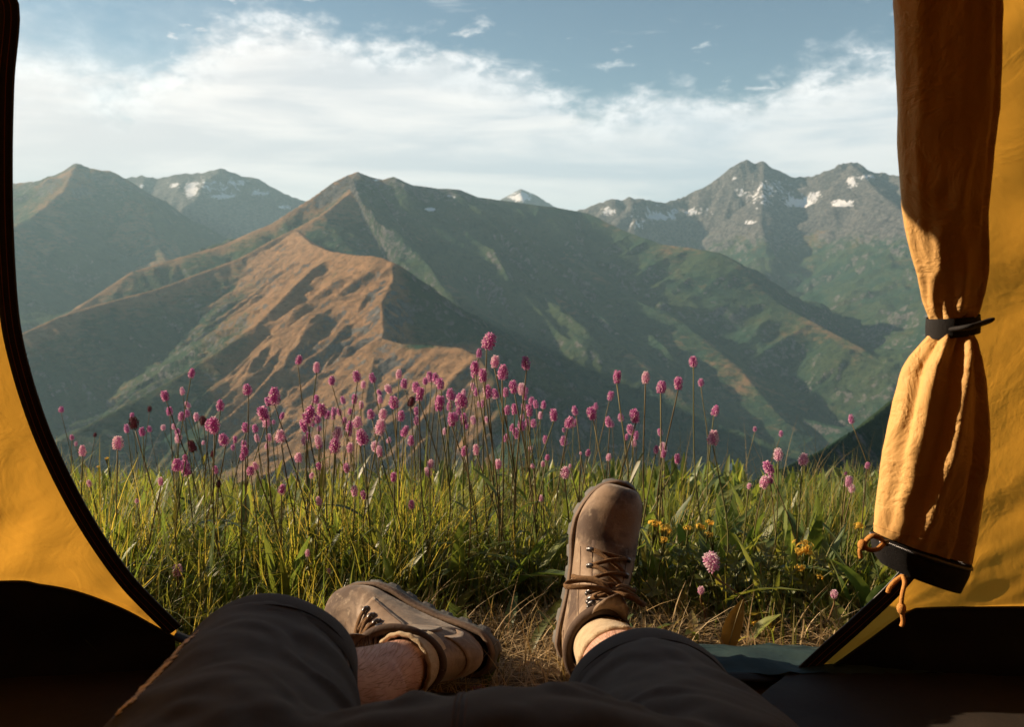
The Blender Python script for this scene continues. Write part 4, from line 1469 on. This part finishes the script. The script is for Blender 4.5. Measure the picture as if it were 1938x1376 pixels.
def add_blades(name, label, cat_kind, sets, mat):
    Vs = []; Fs = []; Cs = []; o = 0
    for (V, F, per), c in sets:
        Vs.append(V); Fs.append(F + o); o += len(V)
        Cs.append(np.repeat(c, per, axis=0))
    obj = add_mesh(name, np.vstack(Vs), np.vstack(Fs), mat, attrs={'Col': np.vstack(Cs)})
    tag(obj, label, kind='stuff')
    return obj


def build_grass():
    # grass blades grow in tufts; the sward is long near the camera and thins at the brow
    sets = []
    for n, y0, y1, hh, wd in ((38000, 1.26, 2.2, (.06, .22), (.0022, .0052)), (26000, 2.0, 3.3, (.05, .17), (.0025, .0060)), (12000, 3.0, 5.2, (.05, .16), (.003, .007))):
        x, y = scatter(n, y0, y1)
        tuft = fbm(x * 7, y * 7, 91, 2)
        keep = (RNG.random(len(x)) < np.clip(.75 + .8 * tuft, .15, 1)) & (RNG.random(len(x)) > worn(x, y) * 1.05) & (y > 1.245 + .0 * x)
        x = x[keep]; y = y[keep]; tuft = tuft[keep]
        m = len(x)
        z = near_ground(x, y) - .006
        h = RNG.uniform(hh[0], hh[1], m) * (1 + .35 * tuft) * np.where(y < 1.6, .55 + .45 * sstep(y, 1.3, 1.6), 1)
        near = np.exp(-((x + .55) / .35) ** 2 - ((y - 1.5) / .25) ** 2)
        h *= 1 + .25 * near
        h *= 1 + .45 * fbm(x * 2.3, y * 2.3, 19, 2)
        h *= 1 - .5 * np.exp(-((x - .48) / .30) ** 2 - ((y - 1.55) / .22) ** 2)
        w = RNG.uniform(wd[0], wd[1], m)
        wind = 2.0 * fbm(x * 1.7, y * 1.7, 33, 2) + .3
        ang = np.where(RNG.random(m) < .55, wind + RNG.normal(0, .7, m), RNG.uniform(0, 6.28, m))
        bend = np.clip(RNG.gamma(1.8, .27, m), .05, 1.5)
        sets.append((blades(np.stack([x, y, z], -1), ang, h, w, bend, 4, roll=RNG.normal(0, .5, m)), colours(m, GREEN + [(.20, .17, .06)])))
    add_blades('grass', 'long green meadow grass covering the slope outside the tent', 'grass', sets, M_GRASS)
    # broad upright leaves among the grass
    x, y = scatter(7000, 1.40, 3.6)
    keep = (RNG.random(len(x)) > worn(x, y) * 1.2)
    x = x[keep]; y = y[keep]; m = len(x)
    h = RNG.uniform(.07, .20, m); w = h * RNG.uniform(.09, .17, m)
    s1 = (blades(np.stack([x, y, near_ground(x, y) - .005], -1), RNG.uniform(0, 6.28, m), h, w, np.clip(RNG.gamma(2, .22, m), .08, 1.2), 6, 'leaf', RNG.normal(0, .6, m)),
          colours(m, [(.095, .145, .042), (.125, .170, .048), (.150, .180, .052), (.080, .125, .044)]))
    # small low leaves filling the bottom of the sward
    x, y = scatter(9000, 1.25, 3.2)
    keep = (RNG.random(len(x)) > worn(x, y) * .85)
    x = x[keep]; y = y[keep]; m = len(x)
    h = RNG.uniform(.025, .08, m); w = h * RNG.uniform(.22, .4, m)
    s2 = (blades(np.stack([x, y, near_ground(x, y) - .004], -1), RNG.uniform(0, 6.28, m), h, w, RNG.uniform(.5, 1.4, m), 4, 'leaf', RNG.normal(0, .5, m)), colours(m, GREEN))
    add_blades('foliage', 'broad green leaves standing among the meadow grass', 'leaves', [s1, s2], M_BROAD)
    # straw and dead stalks on the trodden ground
    x = RNG.uniform(-.75, .95, 14000); y = RNG.uniform(1.10, 1.75, 14000)
    keep = (RNG.random(len(x)) < np.clip(worn(x, y) + .06, 0, 1)) & (y > np.where(np.abs(x) > .26, 1.27, 1.105))
    x = x[keep]; y = y[keep]; m = len(x)
    lie = RNG.random(m) < .8
    h = np.where(lie, RNG.uniform(.012, .04, m), RNG.uniform(.03, .10, m))
    bend = np.where(lie, RNG.uniform(1.5, 4.5, m), RNG.uniform(.2, 1.2, m))
    s3 = (blades(np.stack([x, y, near_ground(x, y) + RNG.uniform(-.002, .010, m)], -1), RNG.uniform(0, 6.28, m), h, RNG.uniform(.0012, .0034, m), bend, 4, droop=.12), colours(m, DRYP, .25))
    # tall dry stalks through the grass
    x, y = scatter(900, 1.45, 3.4)
    m = len(x)
    s4 = (blades(np.stack([x, y, near_ground(x, y)], -1), RNG.uniform(0, 6.28, m), RNG.uniform(.15, .36, m), RNG.uniform(.0018, .0032, m), RNG.uniform(.05, .7, m), 5), colours(m, [(.24, .17, .06), (.30, .22, .10), (.17, .15, .05)]))
    add_blades('straw', 'dry straw and dead stalks on the trodden earth round the boots', 'straw', [s3, s4], M_STRAW)


build_grass()


# ------------------------------------------------------------------ flowers: every one is a thing
FLOWERS = '''116,775,13,0 136,828,11,0 144,840,9,1 156,853,22,1 180,823,9,2 223,838,25,1 250,787,13,0 253,800,25,2 240,811,16,0 269,817,18,0 283,812,12,0
283,774,11,2 312,749,20,0 321,778,17,0 345,740,15,1 363,706,19,0 355,766,15,1 344,788,18,0 354,782,15,0 372,789,16,1 384,796,18,2 309,809,11,1
329,807,11,1 336,818,15,0 338,829,18,1 335,880,27,0 350,885,31,0 350,866,11,0 363,844,22,2 385,838,8,1 403,859,13,2 417,767,22,0 405,805,36,0
396,804,22,0 423,832,24,0 408,889,15,0 441,847,11,0 445,832,14,0 462,840,16,0 463,853,22,0 459,864,15,0 465,809,20,0 468,737,22,0 483,811,16,0
486,829,16,1 498,782,27,0 505,799,20,1 507,760,18,0 519,749,33,0 509,828,16,1 505,844,11,1 518,799,9,0 531,825,27,1 534,787,14,0 474,891,18,0
483,882,16,1 566,681,20,0 599,695,22,1 628,720,18,0 675,712,21,0 688,728,16,1 705,715,19,0 755,708,19,1 765,726,18,0 735,736,18,1 718,743,13,0
719,756,16,1 671,755,20,0 649,757,14,0 684,766,15,1 598,756,17,0 586,786,36,0 609,776,25,0 601,793,18,0 620,785,16,0 632,778,15,0 642,780,15,0
663,779,13,0 631,787,15,0 575,805,24,0 604,811,10,0 593,804,9,0 583,825,16,0 576,833,20,1 602,833,22,1 604,840,20,0 652,796,14,0 662,807,20,0
662,818,16,0 677,799,22,1 639,819,25,1 634,843,31,0 685,827,33,0 702,784,20,0 725,784,24,1 720,808,29,1 745,761,24,0 759,787,20,0 779,760,20,2
787,733,22,0 795,745,27,0 788,778,16,0 789,796,18,0 767,816,22,0 778,834,20,0 760,820,13,0 736,833,11,1 663,847,20,1 711,845,22,1 718,854,22,1
565,866,20,1 603,882,15,0 656,886,18,0 590,900,13,1 745,903,18,0 603,948,18,1 671,929,22,1 688,937,18,0 779,955,18,0 534,926,22,0 304,911,16,1
414,916,15,2 169,915,15,1 336,1081,22,1 582,1047,15,1 622,1081,11,1 259,948,9,1 814,713,20,0 825,716,21,0 805,721,15,0 833,726,22,0 853,746,22,0
859,751,15,0 851,768,20,0 832,762,29,0 831,769,18,0 877,744,16,1 873,758,27,0 855,793,25,0 862,789,18,0 878,793,23,0 883,807,11,0 896,795,16,1
868,778,15,0 907,668,17,0 926,645,33,0 899,696,27,0 897,707,16,0 937,684,25,1 952,704,29,0 914,710,26,0 995,687,27,0 923,741,24,0 937,745,21,0
895,731,16,1 902,742,16,0 906,765,13,1 914,764,15,0 921,794,13,1 957,742,18,0 972,732,24,0 988,736,22,1 995,740,13,0 993,750,16,0 1006,758,14,0
1014,765,15,0 1029,766,15,0 1002,776,23,0 991,770,14,0 974,774,22,0 960,776,18,0 988,789,13,1 1010,801,17,0 997,800,15,0 987,805,20,0 970,809,16,0
977,820,20,0 1023,786,15,1 1048,785,23,0 1032,832,16,0 958,829,15,0 879,854,19,0 901,851,20,1 842,816,15,1 815,878,18,1 810,893,18,1 943,878,18,1
1004,850,12,1 1067,814,8,0 1067,834,18,0 1036,866,12,0 1028,878,11,1 1078,799,23,0 1088,777,19,0 1088,800,15,0 1120,782,25,0 1128,769,14,0
1152,798,22,0 1157,802,13,0 1175,790,16,0 1156,749,17,0 1168,713,24,0 1201,787,26,0 1194,813,21,0 1186,827,13,0 1204,824,16,0 1200,838,16,1
1113,857,14,0 1099,858,7,1 1152,865,16,1 1070,894,24,1 1079,882,8,1 1008,882,10,1 1222,714,24,1 1252,732,24,0 1284,725,25,0 1312,684,22,0
1327,724,16,0 1354,777,22,0 1350,828,30,1 1249,818,15,0 1242,851,17,0 1255,847,20,1 1256,859,15,0 1282,868,18,0 1024,943,14,1 1429,812,10,0
1473,860,26,1 1454,885,26,0 1447,912,26,1 1459,906,20,0 1521,869,25,1 1478,821,13,0 1611,793,17,0 1642,881,12,0 1601,896,7,0 1606,911,21,1
1612,924,17,1 1418,920,11,1'''

def head_mesh(tone, var):
    """a dense spike of little florets, unit length along z"""
    rng = np.random.default_rng(tone * 50 + var)
    parts = []; cols = []
    pal = {0: [(.60, .22, .48), (.68, .31, .57), (.50, .15, .39), (.78, .48, .67)], 1: [(.76, .52, .64), (.84, .68, .73), (.70, .38, .57), (.87, .80, .79)], 2: [(.16, .075, .07), (.20, .09, .09), (.28, .10, .14), (.12, .07, .05)]}[tone]
    v, f = ellipsoid((0, 0, .5), (.22, .22, .46), 7, 10)
    parts.append((v, f)); cols += [np.array(pal[2]) * .8] * len(v)
    n = 96
    for i in range(n):
        t = (i + .5) / n
        z = .03 + .95 * t
        a = i * 2.39996 + rng.normal(0, .12)
        r = (.335, .30, .36, .315)[var] * math.sin(math.pi * min(1, .10 + .86 * t ** (1.0, 1.25, .8, 1.1)[var])) ** (.62, .5, .75, .62)[var] * rng.uniform(.88, 1.08)
        d = np.array([math.cos(a), math.sin(a), .55 * (t - .35) + rng.normal(0, .12)]); d /= np.linalg.norm(d)
        c = np.array([math.cos(a) * r * .80, math.sin(a) * r * .80, z])
        e1 = np.cross(d, [0, 0, 1.0]); e1 /= np.linalg.norm(e1); e2 = np.cross(d, e1)
        L = rng.uniform(.08, .17); w = rng.uniform(.034, .060)
        q = [c - d * .05, c + d * L * .45 + e1 * w, c + d * L * .45 + e2 * w, c + d * L * .45 - e1 * w, c + d * L * .45 - e2 * w, c + d * L]
        parts.append((np.array(q), [(0, 2, 1), (0, 3, 2), (0, 4, 3), (0, 1, 4), (5, 1, 2), (5, 2, 3), (5, 3, 4), (5, 4, 1)]))
        pc = np.array(pal[rng.integers(0, 4)]) * rng.uniform(.8, 1.2)
        if tone != 2 and rng.random() < .20 + .25 * t * (tone == 1):
            pc = np.array((.80, .70, .70))
        cols += [pc] * 5 + [pc * .35 + np.array((.86, .78, .80)) * .65 if tone != 2 else pc]
    V, F = join(parts)
    me = bpy.data.meshes.new('flower_head')
    me.from_pydata([tuple(v) for v in V], [], F)
    me.polygons.foreach_set('use_smooth', np.zeros(len(me.polygons), bool))
    a = me.color_attributes.new('Col', 'FLOAT_COLOR', 'POINT')
    a.data.foreach_set('color', np.c_[np.clip(np.array(cols), 0, 1), np.ones(len(V))].astype(np.float32).ravel())
    me.materials.append(M_PETAL)
    return me


def leaf_mesh(name, col, length=1.0, width=.16, bend=.35):
    V, F, per = blades(np.zeros((1, 3)), np.zeros(1), np.array([length]), np.array([width]), np.array([bend]), 7, 'leaf')
    me = bpy.data.meshes.new(name)
    me.from_pydata([tuple(v) for v in V], [], [tuple(int(i) for i in q) for q in F])
    me.polygons.foreach_set('use_smooth', np.ones(len(me.polygons), bool))
    a = me.color_attributes.new('Col', 'FLOAT_COLOR', 'POINT')
    a.data.foreach_set('color', np.tile(np.array([*col, 1], np.float32), len(V)))
    me.materials.append(M_BROAD)
    return me


HEADS = {t: [head_mesh(t, v) for v in range(4)] for t in (0, 1, 2)}
LEAVES = [leaf_mesh('leaf', (.075, .115, .035)), leaf_mesh('leaf', (.055, .09, .034), bend=.6), leaf_mesh('leaf', (.12, .12, .04), width=.12, bend=.2)]


def frame_z(d, roll=0.0):
    return Vector(d).to_track_quat('Z', 'Y').to_matrix().to_4x4() @ Matrix.Rotation(roll, 4, 'Z')


def stem_pts(base, tip, sag=.0, rng=random):
    base = np.array(base); tip = np.array(tip)
    mid = base * .45 + tip * .55
    off = np.array([rng.uniform(-1, 1), rng.uniform(-1, 1), 0]) * np.linalg.norm(tip - base) * .075
    return catmull(np.array([base, base * .75 + tip * .25 + off * .6, mid + off, tip]), 12)


ORD = ['first', 'second', 'third', 'fourth', 'fifth', 'sixth', 'seventh', 'eighth', 'ninth', 'tenth', 'eleventh', 'twelfth', 'thirteenth', 'fourteenth', 'fifteenth']


def build_flowers():
    rng = random.Random(4)
    rows = [tuple(map(int, q.split(','))) for q in FLOWERS.split()]
    # where each one stands, in words
    def zone(x):
        for lim, w in ((330, 'by the left tent edge'), (480, 'over the green left slope'), (560, 'left of the rocky hill'), (640, 'left of the hill crag'), (700, 'under the hill crag'), (760, 'right of the hill crag'),
                       (830, 'before the pale knoll'), (900, 'left beside the tallest flowers'), (960, 'among the tallest flowers'), (1030, 'right of the tallest flowers'), (1130, 'left above the upright boot'),
                       (1230, 'above the upright boot'), (1380, 'right of the upright boot'), (2000, 'towards the rolled door flap')):
            if x < lim:
                return w

    def band(y):
        return 'high' if y < 745 else ('midway' if y < 830 else 'low')
    tone_w = {0: 'magenta', 1: 'pale pink', 2: 'withered brown'}
    cells = {}
    for i, (x, y, h, t) in enumerate(rows):
        cells.setdefault((zone(x), band(y), t), []).append(i)
    lab = {}
    for (z, b, t), ids in cells.items():
        ids.sort(key=lambda i: (rows[i][0], rows[i][1]))
        for k, i in enumerate(ids):
            if len(ids) == 1:
                lab[i] = f'{tone_w[t]} flower spike, {b}, {z}'
            else:
                lab[i] = f'{ORD[k]} {tone_w[t]} flower from the left, {b}, {z}'
    for i, (px, py, h, t) in enumerate(rows):
        Y = min(3.3, max(1.52, FPX * .0250 / h)) * rng.uniform(.94, 1.06)
        if py > 1000:
            Y = 1.42
        elif py > 850:
            Y = rng.uniform(1.50, 1.66)
        hp = h * rng.uniform(.95, 1.10)
        c = at(px, py, Y)
        L = hp * Y / FPX
        low = max(.0, (py - 640) / 500)
        lean = rng.gauss(0, .10)
        g0 = near_ground(np.array(c[0]), np.array(Y))
        ht = c[2] - float(g0)
        bx = c[0] - lean * ht + rng.gauss(0, .01)
        by = Y + rng.gauss(.02, .05) * ht * 2
        by = max(by, 1.36)
        base = np.array([bx, by, float(near_ground(np.array(bx), np.array(by))) - .01])
        d = np.array([lean * .8 + rng.gauss(0, .16), rng.gauss(-.03, .14), 1.0]); d /= np.linalg.norm(d)
        tip = c - d * L * .5
        f = thing('pink_flower' if t != 2 else 'withered_flower', base, lab[i], 'flower', 'flower spikes in the meadow')
        P = stem_pts(base, tip, rng=rng)
        v, fc = tube(P, np.linspace(.0017, .0011, len(P)) * (1 + .15 * rng.random()), 5)
        sc = np.array(rng.choice([(.16, .12, .05), (.13, .13, .045), (.10, .075, .035), (.20, .17, .07)]))
        add_mesh('stem', v, fc, M_STEM, f, attrs={'Col': np.tile(sc, (len(v), 1))})
        wid = rng.uniform(.85, 1.12) if h > 12 else 1.12
        M = Matrix.Translation(tip - d * L * .03) @ frame_z(d, rng.uniform(0, 6.28)) @ Matrix.Diagonal((L * wid, L * wid, L, 1))
        link('flower_head', HEADS[t][rng.randrange(4)], f, M=M)
        for q in range(rng.choice([1, 1, 2, 3])):
            s = rng.uniform(.10, .72)
            p = P[int(s * 11)]
            a = rng.uniform(0, 6.28)
            ll = rng.uniform(.05, .10)
            M = Matrix.Translation(p) @ Matrix.Rotation(a, 4, 'Z') @ Matrix.Rotation(rng.uniform(.2, .7), 4, 'Y') @ Matrix.Scale(ll, 4)
            link('leaf', rng.choice(LEAVES), f, M=M)


build_flowers()


def flower_single(px, py, h, t, bpx, bpy, Yb, label, Y=None, d=(0, 0, 1), name='pink_flower', leaf=0, rs=.0014, squat=1.0):
    """one flower whose head and foot are both seen"""
    Y = Y or Yb
    c = at(px, py, Y)
    b = at(bpx, bpy, Yb)
    g = float(near_ground(np.array(b[0]), np.array(Yb)))
    b[2] = min(b[2], g + .03)
    L = h * Y / FPX
    d = np.array(d, float); d /= np.linalg.norm(d)
    tip = c - d * L * .5
    f = thing(name, b, label, 'flower', 'flowers near the boots')
    P = catmull(np.array([b, b * .6 + tip * .4 + (.006, 0, .01), tip - d * .012, tip]), 14)
    v, fc = tube(P, rs, 6)
    add_mesh('stem', v, fc, M_STEM, f, attrs={'Col': np.tile(np.array((.22, .12, .055)), (len(v), 1))})
    M = Matrix.Translation(tip) @ frame_z(d, .7) @ Matrix.Diagonal((L * squat, L * squat, L, 1))
    link('flower_head', HEADS[t][1], f, M=M)
    for k in range(leaf):
        M = Matrix.Translation(P[2 + 2 * k]) @ Matrix.Rotation(1.3 + 2.4 * k, 4, 'Z') @ Matrix.Rotation(.4, 4, 'Y') @ Matrix.Scale(.08, 4)
        link('leaf', LEAVES[2], f, M=M)
    return f


flower_single(1347, 1064, 39, 1, 1432, 1185, 1.42, 'round pale pink flower on a leaning reddish stem right of the upright boot', 1.36, (-.25, -.15, 1), squat=1.25)
flower_single(1327, 1118, 16, 1, 1330, 1220, 1.40, 'small closed whitish bud between the upright boot and the round pink flower', 1.38, squat=1.3, name='flower_bud')
flower_single(1579, 1125, 17, 1, 1545, 1225, 1.36, 'small whitish bud on a curved stem beside the right tent corner', 1.36, squat=1.3, name='flower_bud')
flower_single(1399, 1184, 18, 0, 1405, 1225, 1.38, 'tiny magenta flower in the straw right of the brown leaf', 1.38)
flower_single(905, 1309, 33, 0, 860, 1310, 1.17, 'magenta flower lying flat on the grass at the edge of the shorts', 1.15, (1, -.1, .08))
flower_single(335, 1080, 24, 1, 325, 1150, 1.42, 'round pale pink flower beside the lower left tent edge', 1.40, squat=1.2)


def yellow_flower(px, py, Y, size, label):
    if px > 1000:
        Y = 1.36 + (Y - 1.46) * .45
        size = size * 1.45
    rng = random.Random(px)
    c = at(px, py, Y)
    g = float(near_ground(np.array(c[0]), np.array(Y)))
    b = np.array([c[0] + rng.uniform(-.02, .02), Y + .01, g - .005])
    f = thing('yellow_flower', b, label, 'flower', 'yellow flowers right of the boot')
    P = stem_pts(b, c, rng=rng)
    v, fc = tube(P, .0011, 5)
    add_mesh('stem', v, fc, M_STEM, f, attrs={'Col': np.tile(np.array((.12, .13, .04)), (len(v), 1))})
    r = size * Y / FPX / 2
    parts = []; cols = []
    for k in range(26):
        d = np.array([rng.gauss(0, 1), rng.gauss(0, 1), rng.gauss(.2, .7)]); d /= np.linalg.norm(d)
        p = c + d * r * rng.uniform(.4, 1) * np.array([1, 1, .7])
        e1 = np.cross(d, [.1, .3, 1]); e1 /= np.linalg.norm(e1); e2 = np.cross(d, e1)
        w = r * rng.uniform(.22, .34)
        q = [p + d * w * .3]
        for a in range(10):
            th = a * math.pi / 5; rr = w * (1 if a % 2 == 0 else .55)
            q.append(p + (e1 * math.cos(th) + e2 * math.sin(th)) * rr)
        parts.append((np.array(q), [(0, 1 + a, 1 + (a + 1) % 10) for a in range(10)]))
        cols += [np.array((.80, .55, .09)) * rng.uniform(.75, 1.15)] * 11
        if k % 3 == 0:
            tv, tf = tube(np.array([P[-3], (P[-3] + p) / 2 + .002, p]), .0006, 4)
            parts.append((tv, tf)); cols += [np.array((.14, .14, .04))] * len(tv)
    V, F = join(parts)
    add_mesh('flower_cluster', V, F, M_PETAL, f, attrs={'Col': np.clip(np.array(cols), 0, 1)}, smooth=False)


for a in ((1239, 992, 1.72, 20, 'yellow flower cluster touching the right side of the boot toe'), (1262, 1004, 1.70, 24, 'larger yellow flower cluster just below and right of the boot toe'),
          (1256, 1022, 1.66, 14, 'small low yellow flower cluster nearest the boot lacing'), (1302, 1000, 1.85, 13, 'faint yellow flower cluster left of the twin yellow ones'),
          (1326, 998, 1.80, 16, 'left one of the twin yellow flower clusters'), (1343, 990, 1.82, 15, 'right one of the twin yellow flower clusters'), (1342, 1012, 1.74, 13, 'yellow flower cluster below the twin yellow ones'),
          (1519, 1038, 1.70, 34, 'widest yellow flower cluster left of the rolled door flap'), (1515, 1075, 1.66, 16, 'yellow flower cluster below the widest one'), (1552, 1092, 1.62, 12, 'small yellow flower cluster low by the tent corner'),
          (1626, 995, 1.80, 16, 'yellow flower cluster against the edge of the door flap'), (1432, 1182, 1.46, 16, 'yellow flower cluster low in the straw left part'), (1452, 1182, 1.46, 13, 'yellow flower cluster low in the straw right part'),
          (202, 868, 2.1, 9, 'tiny orange flower upper left by the tent edge'), (186, 884, 2.1, 8, 'tiny orange flower lower left by the tent edge'), (295, 1025, 1.7, 11, 'tiny orange flower in the grass inside the left tent edge'), (797, 950, 1.9, 10, 'tiny orange flower in the middle of the meadow')):
    yellow_flower(*a)


def scalloped_leaf(c, n, r, rng):
    n = np.array(n, float); n /= np.linalg.norm(n)
    e1 = np.cross(n, [0, 1, .2]); e1 /= np.linalg.norm(e1); e2 = np.cross(n, e1)
    ring = []
    for k in range(45):
        a = -2.7 + 5.4 * k / 44
        rr = r * (1 + .10 * math.cos(a * 8.2)) * (1 - .12 * abs(a) / 2.7)
        dz = .18 * r * math.cos(a * 8.2) + .22 * r
        ring.append(c + (e1 * math.cos(a) + e2 * math.sin(a)) * rr + n * dz)
    mid = [c + (p - c) * .5 - n * .04 * r for p in ring]
    V = np.array([c] + mid + ring)
    F = [(0, 1 + k, 2 + k) for k in range(44)] + [(1 + k, 46 + k, 47 + k, 2 + k) for k in range(44)]
    return V, F


def leafy_plant(px, py, Y, n, r, label):
    rng = random.Random(px * 3)
    b = at(px, py, Y)
    b[2] = float(near_ground(np.array(b[0]), np.array(Y)))
    f = thing('leafy_plant', b, label, 'plant', 'scalloped leaf plants')
    for k in range(n):
        a = rng.uniform(0, 6.28); q = rng.uniform(.02, .075)
        c = b + np.array([math.cos(a) * q * 1.3, math.sin(a) * q * .8, rng.uniform(.05, .12)])
        V, F = scalloped_leaf(c, (math.cos(a) * .4, -.5 + math.sin(a) * .3, 1.0), r * rng.uniform(.7, 1.15), rng)
        col = np.array(rng.choice([(.17, .19, .04), (.13, .165, .04), (.20, .20, .05)]))
        lf = add_mesh('leaf', V, F, M_BROAD, f, attrs={'Col': np.tile(col, (len(V), 1))})
        v, fc = tube(catmull(np.array([b, (b + c) / 2 + (0, 0, .012), c]), 8), .0009, 4)
        add_mesh('leaf_stalk', v, fc, M_STEM, lf, attrs={'Col': np.tile(np.array((.13, .13, .05)), (len(v), 1))})


leafy_plant(1268, 1120, 1.43, 9, .020, 'scalloped leaf plant tucked against the right side of the upright boot')
leafy_plant(1400, 1110, 1.46, 9, .020, 'scalloped leaf plant behind the round pale pink flower')
leafy_plant(1330, 1110, 1.50, 6, .018, 'small scalloped leaf plant between boot and round pink flower')
leafy_plant(1500, 1110, 1.47, 8, .018, 'scalloped leaf plant below the widest yellow flowers')


for a in ((1290, 1085, 1.52, 8, .019, 'scalloped leaf plant under the yellow flowers by the boot toe'), (1440, 1085, 1.54, 8, .018, 'scalloped leaf plant between the round pink flower and the widest yellow flowers'),
          (1370, 1140, 1.42, 6, .017, 'low scalloped leaf plant above the tall reddish brown leaf'), (1575, 1085, 1.52, 7, .018, 'scalloped leaf plant left of the hanging cord'),
          (985, 1120, 1.50, 6, .016, 'small scalloped leaf plant between the two boots')):
    leafy_plant(*a)


def upright_leaf_plant(px, py, Y, specs, label, col, cat='plant'):
    b = at(px, py, Y)
    b[2] = float(near_ground(np.array(b[0]), np.array(Y))) - .003
    f = thing('leaf_plant', b, label, cat)
    for ang, h, w, bend in specs:
        V, F, per = blades(b[None], np.array([ang]), np.array([h]), np.array([w]), np.array([bend]), 8, 'leaf', np.array([.9]))
        lf = add_mesh('leaf', V, F, M_BROAD, f, attrs={'Col': np.tile(np.array(col), (len(V), 1))})
        mid = V.reshape(-1, 3, 3)[:, 1]
        v, fc = tube(mid + np.array([0, -.0006, .0004]), .0008, 4)
        add_mesh('midrib', v, fc, M_STEM, lf, attrs={'Col': np.tile(np.array((.26, .20, .08)), (len(v), 1))})


upright_leaf_plant(1375, 1262, 1.26, [(.5, .105, .030, .28), (2.6, .05, .018, .4)], 'single tall reddish brown leaf standing right of the shorts', (.24, .13, .05))
upright_leaf_plant(918, 1285, 1.16, [(1.7, .075, .016, .2), (.4, .06, .014, .4), (3.0, .055, .014, .5), (4.6, .05, .012, .6)], 'dark green leaf tuft beside the heel of the lying boot', (.05, .085, .025))
upright_leaf_plant(795, 1120, 1.50, [(.9, .13, .024, .7), (2.3, .09, .018, .8)], 'pale broad leaf rising just behind the lying boot', (.15, .17, .075))
upright_leaf_plant(830, 985, 1.75, [(1.2, .17, .030, .25), (2.4, .15, .026, .4), (.2, .14, .024, .6)], 'yellowish broad leaf plant in the middle of the grass', (.15, .145, .035))
upright_leaf_plant(1560, 960, 1.75, [(1.4, .17, .030, .15), (2.7, .14, .024, .4)], 'broad dark leaf plant rising left of the door flap', (.06, .085, .03))


# ------------------------------------------------------------------ a few houses far down in the valley
def house(px, py, w, d, h, label, yaw):
    p = hit_terrain(px, py)
    f = thing('house', p, label, 'house', 'houses in the valley')
    c, s = math.cos(yaw), math.sin(yaw)
    M3 = np.array([[c, -s, 0], [s, c, 0], [0, 0, 1]])
    v, q = box((0, 0, h / 2 - 1), (w, d, h + 2))
    add_mesh('wall', v @ M3.T + p, q, M_WHITE, f, smooth=False)
    a, b = w / 2 + .8, d / 2 + .8
    v = np.array([(-a, -b, h), (a, -b, h), (a, b, h), (-a, b, h), (-a, 0, h + d * .35), (a, 0, h + d * .35)])
    add_mesh('roof', v @ M3.T + p, [(0, 1, 5, 4), (2, 3, 4, 5), (1, 2, 5), (3, 0, 4), (3, 2, 1, 0)], M_ROOFM, f, smooth=False)


house(1383, 888, 13, 9, 6, 'left one of the tiny pale houses deep in the valley', .3)
house(1397, 890, 12, 8, 5, 'right one of the tiny pale houses deep in the valley', .9)
house(1389, 884, 9, 7, 5, 'tiny pale house behind the other two in the valley', .1)
